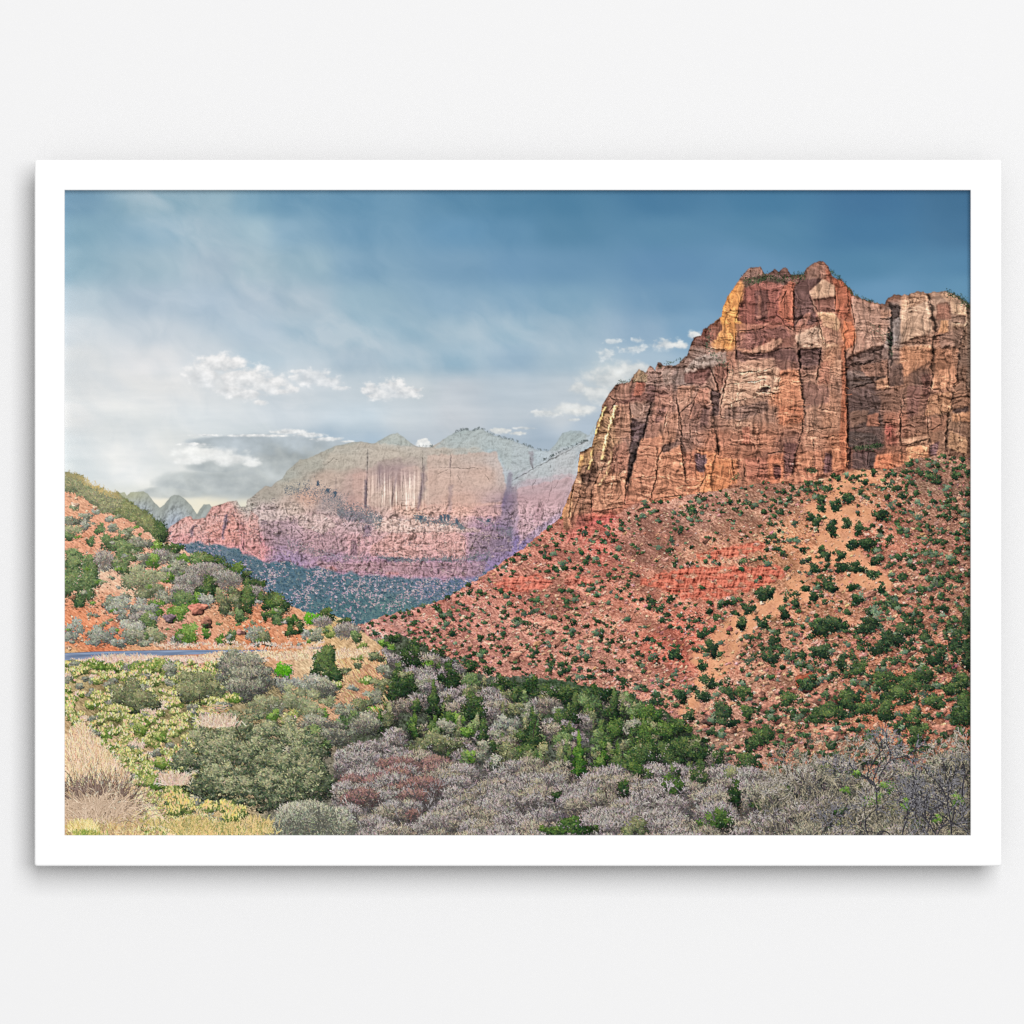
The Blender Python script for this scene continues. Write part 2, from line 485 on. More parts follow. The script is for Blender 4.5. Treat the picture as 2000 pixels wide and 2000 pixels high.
# ---- far spires
sp = np.array([(126, 985), (200, 966), (229, 962), (243, 961), (247, 968), (254, 961), (279, 959), (288, 964), (300, 980), (312, 991), (320, 985),
               (334, 968), (341, 966), (350, 967), (359, 973), (373, 987), (384, 1004), (390, 994), (397, 985), (409, 984), (413, 990), (440, 990), (446, 980), (462, 977), (470, 990), (560, 990)], f32)
sl = (slice(int(940 - Y0), int(1080 - Y0)), slice(0, int(580 - X0)))
x, y = X[sl], Y[sl]
top = np.interp(x, sp[:, 0], sp[:, 1]).astype(f32) + 1.2 * fbm(x / 7, y / 7, 3, 51)
m = sst(-0.6, 0.8, y - top)
g = sst(0, 85, y - top)[..., None]
c = np.array((160, 166, 160), f32) * (1 - g) + np.array((160, 170, 190), f32) * g
hm = 8 * terr(fbm(x / 14 + (y - 990) / 40, y / 26, 4, 52), 4, .4) + 3 * terr(fbm(x / 7, y / 8, 3, 53), 4, .4) + fbm(x / 4, y / 4, 2, 54)
kk = np.clip(relief(hm, k=0.7), .5, 1.25)
c = c * (1 + (kk / kk.mean() - 1) * (0.15 + 0.45 * sst(4, 34, y - top)))[..., None]
hz = np.exp(-((x - 250) / 40) ** 2 - ((y - 965) / 14) ** 2)[..., None]
c = c + hz * np.array((20, 16, -4), f32)
rim = (np.exp(-((y - top - 1) / 1.6) ** 2) * 8)[..., None]
over(sl, m, c - rim)

def cpoly(pts, col, a=1.0, jit=5, soft=1, sc=12, seed=7):
    s2, mk = poly(pts, jit, sc, seed, soft)
    y0_, x0_ = s2[0].start - roi[1], s2[1].start - roi[0]
    y1_, x1_ = s2[0].stop - roi[1], s2[1].stop - roi[0]
    ya, xa = max(0, y0_), max(0, x0_)
    yb, xb = min(c.shape[0], y1_), min(c.shape[1], x1_)
    mk = mk[ya - y0_:mk.shape[0] - (y1_ - yb), xa - x0_:mk.shape[1] - (x1_ - xb)]
    c[ya:yb, xa:xb] += (np.asarray(col, f32) - c[ya:yb, xa:xb]) * (mk * a)[..., None]


def seg(c_, ax, ay, bx, by, w_):
    xa, xb = int(max(0, min(ax, bx) - X0 - roi[0] - 9)), int(min(x.shape[1], max(ax, bx) - X0 - roi[0] + 10))
    ya, yb = int(max(0, min(ay, by) - Y0 - roi[1] - 9)), int(min(x.shape[0], max(ay, by) - Y0 - roi[1] + 10))
    if xb <= xa or yb <= ya:
        return
    jx_ = 2.4 * fbm(x[ya:yb, xa:xb] / 9, y[ya:yb, xa:xb] / 9, 3, 300)
    jy_ = 2.4 * fbm(x[ya:yb, xa:xb] / 9, y[ya:yb, xa:xb] / 9, 3, 301)
    px_, py_ = x[ya:yb, xa:xb] + jx_ - ax, y[ya:yb, xa:xb] + jy_ - ay
    dx_, dy_ = bx - ax, by - ay
    t_ = np.clip((px_ * dx_ + py_ * dy_) / (dx_ * dx_ + dy_ * dy_), 0, 1)
    d_ = np.hypot(px_ - t_ * dx_, py_ - t_ * dy_)
    w_ = 0.62 * w_ * (0.55 + 0.9 * np.sin(3.1416 * np.clip(t_, 0.08, 0.92)))
    v_ = np.exp(-(d_ / w_) ** 2)
    c_[ya:yb, xa:xb] = np.maximum(c_[ya:yb, xa:xb], v_)



def trace(tiles, faces, lines, jit=3.2, sc=8):
    """traced rock faces into the colour layer, traced joints into a mask"""
    for k_, lst_ in faces.items():
        tx_, ty_, tk_ = tiles[k_]
        for p_, col_, a_ in lst_:
            a_ = a_ * (0.78 if min(col_) > 108 else 0.92)
            cpoly([(tx_ + p_[i] * tk_, ty_ + p_[i + 1] * tk_) for i in range(0, len(p_), 2)], col_, a_, jit, 1, sc, 7 + len(p_))
    hl_ = np.zeros(x.shape, f32)
    for k_, lst_ in lines.items():
        tx_, ty_, tk_ = tiles[k_]
        for p_, w_ in lst_:
            for i in range(0, len(p_) - 2, 2):
                seg(hl_, tx_ + p_[i] * tk_, ty_ + p_[i + 1] * tk_, tx_ + p_[i + 2] * tk_, ty_ + p_[i + 3] * tk_, w_)
    return hl_


# ---- the broad mesa in the middle distance
ms = np.array([(318, 1046), (332, 1028), (348, 1017), (364, 1008), (372, 1007), (377, 1014), (400, 1011), (414, 989), (434, 984), (443, 980), (462, 977), (468, 989), (480, 989),
               (482, 976), (493, 969), (518, 948), (530, 950), (541, 939), (550, 935), (560, 919), (576, 905), (585, 897), (592, 897), (610, 891), (628, 882), (656, 870),
               (687, 863), (706, 862), (728, 866), (749, 855), (767, 846), (776, 845), (788, 853), (801, 864), (813, 872), (842, 873), (856, 864), (874, 852),
               (888, 844), (906, 839), (924, 841), (933, 837), (942, 838), (961, 848), (981, 855), (1000, 859), (1016, 865), (1036, 873), (1052, 879), (1070, 880),
               (1084, 868), (1098, 845), (1116, 840), (1132, 841), (1146, 848), (1150, 850), (1157, 837), (1166, 823), (1200, 800)], f32)
mesa = [
    (660, 872, 162, 164, 158), (770, 855, 166, 174, 174), (900, 850, 164, 176, 178), (960, 870, 164, 178, 184), (1050, 890, 168, 180, 188), (1110, 855, 160, 174, 180), (1150, 865, 166, 178, 186),
    (560, 930, 160, 162, 156), (610, 905, 164, 163, 155), (660, 900, 172, 166, 156), (760, 890, 176, 166, 156), (860, 890, 176, 168, 160), (920, 880, 172, 172, 168), (980, 895, 170, 182, 188), (1060, 915, 176, 186, 192), (1110, 900, 182, 184, 188),
    (480, 985, 162, 156, 150), (520, 965, 164, 158, 150), (570, 945, 168, 162, 152), (640, 935, 182, 164, 154), (700, 940, 180, 156, 150), (770, 930, 172, 152, 150), (800, 960, 188, 170, 160), (740, 970, 184, 164, 154), (860, 940, 190, 166, 155), (940, 930, 188, 166, 156), (1000, 930, 168, 176, 184), (1040, 945, 178, 166, 174), (1100, 930, 184, 172, 178),
    (345, 1030, 196, 152, 148), (380, 1020, 192, 148, 142), (440, 1000, 190, 142, 136), (450, 1040, 190, 136, 134), (520, 1000, 176, 158, 158), (570, 990, 182, 164, 156), (600, 975, 190, 160, 148), (640, 985, 160, 146, 146), (700, 985, 176, 148, 144), (800, 995, 194, 160, 148), (900, 985, 198, 158, 146), (960, 1000, 172, 140, 148), (985, 985, 134, 116, 142), (1020, 990, 182, 152, 160), (1070, 980, 184, 156, 164),
    (360, 1050, 188, 140, 140), (560, 1030, 166, 142, 150), (620, 1020, 178, 150, 152), (700, 1020, 170, 148, 152), (780, 1020, 186, 158, 154), (860, 1025, 182, 152, 150), (960, 1040, 148, 124, 142), (985, 1040, 118, 104, 140), (1020, 1030, 170, 142, 156), (1060, 1030, 160, 140, 158),
    (500, 1070, 178, 128, 134), (560, 1065, 148, 126, 146), (620, 1060, 170, 138, 146), (700, 1060, 178, 142, 146), (780, 1065, 186, 146, 146), (880, 1065, 186, 146, 148), (960, 1075, 140, 120, 146),
    (560, 1095, 140, 122, 148), (640, 1095, 150, 124, 146), (740, 1100, 160, 128, 144), (860, 1105, 154, 126, 148), (960, 1105, 132, 116, 150), (1000, 1060, 120, 108, 146),
]
roi = (int(318 - X0), int(800 - Y0), int(1215 - X0), int(1150 - Y0))
sl = (slice(roi[1], roi[3]), slice(roi[0], roi[2]))
x, y = X[sl], Y[sl]
top = np.interp(x, ms[:, 0], ms[:, 1]).astype(f32) + 1.6 * fbm(x / 9, y / 9, 3, 55)
m = sst(-0.6, 0.9, y - top)
c = field(mesa, 34, roi, 22)

MT = {1: (120, 780, .2277), 2: (560, 780, .2277), 3: (1000, 780, .2277)}
MF = {
1: [([930,1090,1100,1000,1130,1080,1070,1150,940,1140],(190,152,148),.7),([1130,1040,1290,920,1420,900,1500,950,1400,1080,1240,1160,1140,1180],(184,146,142),.7),([1240,1080,1390,1050,1380,1180,1250,1190],(192,140,132),.8),([1400,1100,1480,980,1540,1240,1390,1220],(192,140,132),.8),
([1560,1180,1620,950,1690,1000,1700,1350,1580,1300],(188,142,136),.75),([1690,960,1932,930,1932,1030,1700,1040],(178,162,158),.7),([1700,1040,1932,1050,1932,1250,1750,1260],(136,116,124),.75),([1600,1260,1740,1260,1740,1390,1650,1360],(188,134,134),.8),([1110,1080,1140,1080,1120,1190,1095,1180],(118,104,122),.7),([1400,980,1425,980,1395,1190,1375,1190],(104,94,114),.75)],
2: [([690,380,830,320,940,290,1080,400,900,385],(168,174,170),.9),([1250,420,1380,320,1640,255,1800,310,1932,345,1932,620,1850,560,1800,430,1600,410],(166,176,178),.9),([420,400,700,370,1160,410,1180,490,980,480,850,500,690,600,420,560,300,560],(184,176,166),.7),
([560,640,690,620,680,920,600,880,560,760],(192,162,154),.7),([690,680,780,640,1130,560,1160,700,1130,930,1000,900,690,920],(200,176,166),.8),([780,530,980,490,1000,560,960,640,850,690,790,740,780,600],(158,142,142),.5),([668,690,692,690,686,930,664,930],(112,104,110),.6),([1150,620,1205,640,1190,760,1130,940,1118,930,1145,760],(138,122,126),.6),
([1200,480,1800,450,1850,600,1880,760,1840,900,1200,940],(196,170,160),.75),([1180,900,1840,880,1840,1000,1180,1000],(198,160,150),.7),([1390,740,1425,730,1412,960,1370,960],(162,144,146),.5),([740,1020,1110,1030,1500,1090,1660,1110,1660,1140,880,1140,760,1120],(198,172,162),.7),
([880,1150,1440,1130,1530,1180,1530,1370,1080,1370,710,1340,720,1250],(190,148,140),.7),([1560,1160,1850,1100,1932,1200,1932,1300,1560,1340],(132,114,122),.7),([1840,940,1932,800,1932,1200,1830,1180],(128,116,128),.6),([1900,620,1932,640,1932,800,1850,900,1880,760],(118,112,128),.6),([0,1150,300,1130,520,1180,520,1300,250,1340,0,1290],(148,124,130),.6),
([80,1000,300,970,420,1080,300,1150,100,1080],(186,168,162),.7),([430,940,620,960,760,1040,700,1060,560,1040,440,1010],(100,98,112),.55),([650,1080,720,1080,720,1180,660,1170],(106,92,108),.7),([780,1350,1080,1366,1080,1390,870,1394],(80,78,96),.75),([240,1380,420,1400,1540,1390,1700,1380,1700,1520,1280,1520,700,1480,300,1460],(152,122,126),.7),([300,1440,420,1430,420,1470,310,1470],(192,136,134),.8),([840,1480,960,1480,960,1505,840,1505],(188,132,132),.7),([550,1210,600,1210,600,1330,545,1330],(112,92,108),.6)],
3: [([20,700,240,560,560,380,640,330,690,380,560,560,560,640,380,640,200,680],(174,180,184),.85),([330,440,430,290,640,290,640,340,380,440],(158,170,172),.9),([0,380,150,410,160,580,0,680],(168,178,182),.8),([140,440,182,440,182,600,150,560],(126,118,128),.6),([40,760,500,660,560,700,430,950,200,1100,60,1250,40,900],(182,152,156),.8),([0,760,40,740,60,1000,0,1290],(128,116,128),.6),([200,900,280,880,250,1080,180,1080],(166,134,142),.6)]}
ML = {
1: [([1130,1080,1110,1180],1.4),([1230,1020,1230,1080],1),([1420,980,1380,1180],1.8),([1470,980,1540,1140,1540,1240],1.8),([1560,1000,1560,1290],1.2),([1690,1040,1700,1290],1.2),([1740,1060,1745,1260],1),([1860,1060,1860,1240],1.2),([1700,950,1932,920],.8),([1300,1100,1320,1180],.8),([1450,1150,1460,1220],.8),([1640,1080,1650,1290],.8),([1780,1080,1932,1090],.8),([1760,1150,1932,1160],.8)],
2: [([690,420,690,620,680,930],1),([1410,430,1400,740],.7),([1165,440,1160,640],.8),([1000,1030,1120,1020,1500,1090,1660,1130],1.4),([880,1145,1440,1125,1660,1135],1),([1450,1180,1450,1370],.9),([1530,1180,1525,1370],1),([780,1355,1080,1375,1530,1390],1.4),([1320,585,1720,590],.8),([1460,650,1500,710],.9),([1290,640,1380,600],.8),([1270,1310,1370,1260],1),([840,1230,830,1330],1),([550,1210,550,1320],1),([590,1220,590,1320],1),([0,1000,80,1110,160,1190],1.2),([70,1080,220,940],1.2),([250,1300,480,1330],1),([700,1070,720,1160],1.4),([1650,1440,1660,1500],1),([1800,930,1870,930,1932,1010],1.2),([340,560,400,500,440,520],.8),([730,1240,1500,1230],.8),([720,1300,1500,1300],.7),([260,1410,1600,1440],1.0),([300,1470,1000,1500],.8),([980,910,1050,905],1.4),([1700,640,1740,700],.9),([300,1180,310,1300],.9),([430,1200,440,1300],.9),([980,1180,990,1340],.8),([1100,1160,1110,1350],.8),([1250,1150,1250,1260],.7),([820,700,815,900],.7),([910,700,905,930],.8),([1000,600,990,880],.6),([1240,1400,1250,1500],.8),([900,1400,905,1480],.8)],
3: [([0,700,200,580,560,400,640,350],1.2),([150,500,180,600],1.8),([200,690,170,760],1),([270,930,250,1050],1),([240,860,260,920],.8),([330,560,340,620],.8),([420,660,360,760],.8),([120,860,110,1100],.9),([350,700,300,900],.7)]}
hl_ = trace(MT, MF, ML, 4.5, 10)
busy = sst(965, 1010, y + (x - 800) * 0.02 + 12 * fbm(x / 60, y / 60, 2, 56) + 40 * sst(620, 420, x))
busy = np.maximum(busy, 0.22)
wx = x + 5 * fbm(x / 30, y / 30, 3, 57)
wy = y + 5 * fbm(x / 40, y / 40, 3, 58)
strata = fbm(wx / 46, wy / 4.2, 4, 59, 0.6)
vert = fbm(wx / 5.0, wy / 42, 4, 60, 0.6)
bed = fbm(wx / 60, wy / 3.8, 3, 65, 0.6)
wx2 = wx + 7 * fbm(x / 22, y / 22, 3, 330)
wy2 = wy + 0.16 * (x - 700) * np.sin(x / 90) * 0.3 + 7 * fbm(x / 26, y / 20, 3, 331)
hm = 9 * terr(fbm(wx2 / 30, wy2 / 52, 4, 61), 5, 0.4) + 2.4 * terr(fbm(wx2 / 46, wy2 / 13, 4, 66), 5) + 3.4 * terr(fbm(wx2 / 11, wy2 / 12, 4, 67), 4) + 1.8 * fbm(wx / 5, wy / 5, 3, 68) + 0.4 * bed
kk = np.clip(relief(hm, k=0.8), 0.45, 1.3)
kk = kk / kk.mean() * (1 + 0.06 * bed)
c = c * (1 + (kk - 1.0) * busy * 0.85)[..., None]
hs2 = 3 * terr(fbm(wx / 50, wy / 36, 4, 69), 4) + 0.5 * fbm(wx / 40, wy / 9, 3, 72)
k2 = relief(hs2, k=0.5)
c = c * (1 + (k2 / k2.mean() - 1) * (1 - busy) * 0.45)[..., None] + ((1 - busy) * (fbm(wx / 50, wy / 14, 4, 63) * 10))[..., None]
# water stains on the big face
st = np.exp(-((x - 775) / 62) ** 4) * sst(905, 940, y) * sst(1003, 985, y)
vs = fbm(x / 4.2, y / 150, 4, 64, 0.65)
c = c + (st * (vs * 70 + 4))[..., None] * np.array((1, 1, 0.95), f32)
st2 = np.exp(-((x - 770) / 42) ** 4) * sst(885, 925, y) * sst(968, 915, y + 24 * vs)
c = c + (np.array((150, 128, 134), f32) - c) * (0.4 * st2)[..., None]
for (a, b, wd, k) in [((716, 930), (713, 992), 2.4, 46), ((824, 945), (815, 998), 3.0, 40), ((828, 905), (824, 945), 3.0, 30), ((718, 880), (716, 930), 2.0, 22), ((742, 905), (738, 960), 5, 16), ((774, 930), (764, 985), 2.0, 40), ((880, 890), (878, 915), 2, 28),
                      ((880, 940), (876, 1005), 5, 12), ((656, 930), (655, 960), 1.5, 16)]:
    tt = np.clip((y - a[1]) / (b[1] - a[1]), 0, 1)
    px = a[0] + (b[0] - a[0]) * tt
    mk = np.exp(-((x - px) / wd) ** 2) * sst(a[1] - 4, a[1] + 8, y) * sst(b[1] + 5, b[1] - 5, y)
    c = c - (mk * k)[..., None] * np.array((1, 0.92, 0.72), f32)
# slip line dividing the two domes on the right, shadowed cleft under it
cl = np.array([(996, 925, 3), (990, 960, 8), (982, 1000, 20), (978, 1050, 26), (965, 1100, 30)], f32)
px = np.interp(y, cl[:, 1], cl[:, 0])
pw = np.interp(y, cl[:, 1], cl[:, 2])
mk = np.exp(-((x - px) / pw) ** 2) * sst(918, 945, y)
c = c + (np.array((104, 96, 122), f32) - c) * (0.26 * mk * np.clip(0.8 + 0.9 * fbm(x / 12, y / 24, 3, 332), 0.2, 1.2))[..., None]
rl = np.interp(x, [996, 1010, 1040, 1070, 1100, 1140], [925, 922, 908, 895, 880, 860])
dk = np.exp(-((y - rl) / 2.2) ** 2) * ((x > 1000) & (x < 1150))
c = c - (dk * 16 * (0.6 + fbm(x / 5, y / 5, 2, 66)))[..., None]
mk = sst(2, 26, rl - y) * sst(1000, 1010, x) * sst(1100, 1070, x)
rl2 = np.interp(x, [940, 1000, 1036], [848, 900, 922])
dk = np.exp(-((y - rl2) / 2.0) ** 2) * ((x > 960) & (x < 1040))
c = c - (dk * 6)[..., None]
c = c - (np.exp(-((y - top - 1.0) / 1.4) ** 2) * 9)[..., None]
# air between: everything on the mesa softened a little
g_ = c.mean(-1, keepdims=True)
c = c * (1 - 0.42 * hl_ * np.clip(0.7 + 1.2 * fbm(x / 8, y / 8, 3, 333), 0, 1))[..., None]
g_ = c.mean(-1, keepdims=True)
c = (g_ + (c - g_) * 1.0) * 1.03 + np.array((10, 6, 0), f32) * 0.5
over(sl, m, c)
# specks of brush and broken rock over the tiers
r = np.random.default_rng(55)
N = 7000
gx_ = r.uniform(330, 1120, N)
gy_ = 960 + r.random(N) * 170
dn_ = fbm(gx_ / 30, gy_ / 16, 3, 73) + 0.5 * fbm(gx_ / 60, gy_ / 5, 2, 74)
k = (gy_ > np.interp(gx_, [330, 420, 480, 560, 640, 700, 760, 1120], [1030, 1000, 985, 965, 985, 1008, 1012, 1012])) & (gx_ < 1130 - (gy_ - 1000) * 1.4) & (dn_ + r.normal(0, .2, N) > 0.02)
gx_, gy_ = gx_[k], gy_[k]
N = len(gx_)
q = r.random(N)
col = np.where((q < 0.6)[:, None], np.array((98, 90, 102), f32), np.array((218, 194, 184), f32)) + r.normal(0, 10, (N, 1))
strokes(gx_, gy_, np.where(r.random(N) < .3, 1.5, 0.05) + r.normal(0, .3, N), r.uniform(1.5, 5.5, N), col, r.normal(0, .6, N), 1, 0.5)
# dark brush on the ledges of the mesa
r = np.random.default_rng(5)


def belt(pts, n, spread, kind, leaf=2.0, a=1.0, seed=0, wid=1):
    rg = np.random.default_rng(seed + 900)
    p = np.array(pts, f32)
    t = rg.uniform(0, len(p) - 1.001, n)
    i = t.astype(int)
    f = t - i
    bx = p[i, 0] + (p[i + 1, 0] - p[i, 0]) * f
    by = p[i, 1] + (p[i + 1, 1] - p[i, 1]) * f
    sp_ = spread if len(p[0]) < 3 else p[i, 2] + (p[i + 1, 2] - p[i, 2]) * f
    gx = bx + rg.normal(0, 2, n)
    gy = by + rg.normal(0, 1, n) * sp_
    t = rg.random(n)
    col = palmix(np.broadcast_to(np.array(PAL[kind], f32), (n, 3, 3)), t)
    strokes(gx, gy, rg.uniform(-np.pi, 0, n), leaf * rg.uniform(.5, 1.5, n), col, 0, wid, a)


PAL['mbrush'] = ((92, 100, 112), (116, 122, 128), (146, 146, 144))
belt([(555, 955, 5), (600, 958, 9), (640, 966, 9), (670, 985, 8), (720, 1005, 6), (745, 1015, 5)], 900, 5, 'mbrush', 2.2, 0.8, 1)
belt([(660, 1000, 5), (700, 1008, 10), (740, 1020, 8)], 420, 5, 'mbrush', 2.2, 0.75, 2)
belt([(810, 1010, 3), (830, 1016, 6), (860, 1020, 4), (895, 1026, 3), (905, 1032, 2)], 500, 5, 'mbrush', 2.2, 0.95, 3)
belt([(735, 1088, 2), (790, 1094, 3), (850, 1092, 2), (900, 1094, 4), (960, 1085, 6)], 520, 5, 'mbrush', 2.2, 0.85, 4)
belt([(560, 1060, 6), (640, 1085, 4), (720, 1092, 3)], 320, 5, 'mbrush', 2.0, 0.6, 5)
belt([(930, 1012, 2), (990, 1040, 4), (1000, 1040, 10)], 200, 5, 'mbrush', 2.0, 0.6, 6)
for xx_, yy_, h_ in [(621, 940, 9), (640, 955, 8), (654, 962, 8), (861, 1008, 9), (868, 1006, 11), (875, 1006, 12), (891, 1014, 10), (954, 1014, 6), (822, 1008, 7)]:
    strokes(xx_ + r.normal(0, 1.6, 40), yy_ + r.uniform(0, h_, 40), r.uniform(-2.4, -0.8, 40), 3, (82, 98, 112), 0, 1, 0.9)
# little trees on the domes' skyline
tx = np.concatenate([r.uniform(818, 846, 9), r.uniform(880, 1000, 44), r.uniform(1000, 1070, 20), r.uniform(1062, 1150, 46)])
ty = np.interp(tx, ms[:, 0], ms[:, 1])
sel = tx > 1062
ty = np.where(np.arange(len(tx)) >= 73, np.interp(tx, [1000, 1040, 1070, 1100, 1140], [916, 908, 895, 880, 862]), ty)
for a_, b_ in zip(tx, ty):
    nn_ = r.integers(2, 6)
    strokes(a_ + r.normal(0, 1.0, nn_), b_ - r.uniform(-1, 2.6, nn_), r.uniform(-2.4, -.7, nn_), 1.6, (98, 108, 108), 0, 1, 0.7)

# ---- wooded slope below the mesa, blue with distance
sb = np.array([(300, 1052), (340, 1058), (361, 1058), (416, 1060), (480, 1076), (514, 1096), (560, 1100), (614, 1108), (674, 1119), (753, 1124), (845, 1128), (915, 1128), (1000, 1100)], f32)
roi = (int(310 - X0), int(1035 - Y0), int(1010 - X0), int(1240 - Y0))
sl = (slice(roi[1], roi[3]), slice(roi[0], roi[2]))
x, y = X[sl], Y[sl]
top = np.interp(x, sb[:, 0], sb[:, 1]).astype(f32) + 9 * fbm(x / 26, y / 26, 4, 70)
m = sst(-2, 6, y - top)
slope = field([(400, 1080, 118, 132, 146), (480, 1110, 96, 118, 132), (560, 1130, 88, 116, 132), (640, 1150, 92, 118, 134), (760, 1140, 104, 122, 140), (860, 1140, 108, 122, 144), (900, 1130, 106, 118, 146), (700, 1190, 84, 118, 124), (640, 1200, 82, 122, 124), (760, 1185, 92, 128, 126)], 60, roi)
over(sl, m, slope)
N = 15000
cx = r.uniform(320, 960, N)
cy = r.uniform(1050, 1230, N)
dd = cy - np.interp(cx, sb[:, 0], sb[:, 1]) - 9 * fbm(cx / 26, cy / 26, 4, 70) - 6 * fbm(cx / 9, cy / 9, 2, 75)
gully = fbm((cx * 0.75 + cy * 0.9) / 34, (cx * 0.6 - cy * 0.9) / 80, 3, 71)
keep = dd > 2
cx, cy, gully = cx[keep], cy[keep], gully[keep]
N = len(cx)
fine = fbm(cx / 9, cy / 7, 3, 74)
pk = gully * 0.8 + fine * 0.9 + r.normal(0, 0.12, N) + 0.22 * np.exp(-((cx - 712) / 70) ** 2 - ((cy - 1165) / 26) ** 2) + 0.2 * np.exp(-((cx - 850) / 60) ** 2 - ((cy - 1140) / 18) ** 2) - 0.06
col = np.where((pk > 0.16)[:, None], np.array((182, 164, 172), f32) + r.normal(0, 15, (N, 1)) + r.normal(0, 5, (N, 3)), palmix(np.broadcast_to(np.array(((60, 82, 96), (92, 114, 120), (128, 144, 142)), f32), (N, 3, 3)), 0.45 + fine + r.normal(0, .2, N)))
strokes(cx, cy, r.uniform(-3.1, 3.1, N), r.uniform(1.2, 3.4, N), col, 0, 2, 0.8)
n_ = N // 3
strokes(cx[:n_], cy[:n_] + 1.5, r.uniform(-.4, 1.2, n_), 2.2, np.array((62, 88, 104), f32) + r.normal(0, 9, (n_, 1)), 0, 2, 0.7)
belt([(700, 1205, 4), (760, 1200, 4), (820, 1186, 3), (870, 1172, 3), (920, 1142, 2)], 900, 4, 'far', 2.4, 0.8, 8)

# ---- the great red cliff
cs = np.array([(1090, 1030), (1095, 1014), (1098, 998), (1105, 982), (1116, 953), (1127, 926), (1129, 903), (1132, 882), (1140, 879), (1155, 871), (1161, 848), (1165, 826), (1174, 805), (1175, 792), (1191, 765),
               (1205, 749), (1228, 747), (1237, 733), (1248, 720), (1260, 726), (1270, 712), (1279, 723), (1285, 705), (1296, 713), (1319, 713), (1335, 699), (1342, 692), (1351, 667),
               (1355, 658), (1369, 654), (1373, 642), (1392, 631), (1409, 617), (1412, 599), (1421, 578), (1432, 562), (1440, 551), (1452, 534), (1464, 522), (1485, 520), (1494, 535), (1500, 534),
               (1514, 523), (1521, 530), (1530, 522), (1538, 524), (1544, 536), (1569, 534), (1576, 522), (1592, 511), (1607, 509), (1617, 518), (1626, 540), (1645, 546), (1654, 558),
               (1664, 567), (1668, 577), (1690, 584), (1712, 591), (1727, 593), (1734, 581), (1747, 575), (1769, 575), (1792, 568), (1812, 571), (1845, 568), (1859, 571), (1876, 580), (1890, 592), (1900, 594)], f32)
cb = np.array([(1080, 1040), (1107, 1037), (1146, 1024), (1198, 1010), (1219, 994), (1250, 980), (1296, 980), (1341, 966), (1387, 960), (1440, 952), (1488, 943), (1559, 944), (1595, 937), (1630, 928),
               (1666, 918), (1726, 918), (1761, 909), (1785, 895), (1845, 890), (1900, 895)], f32)
cliff = []
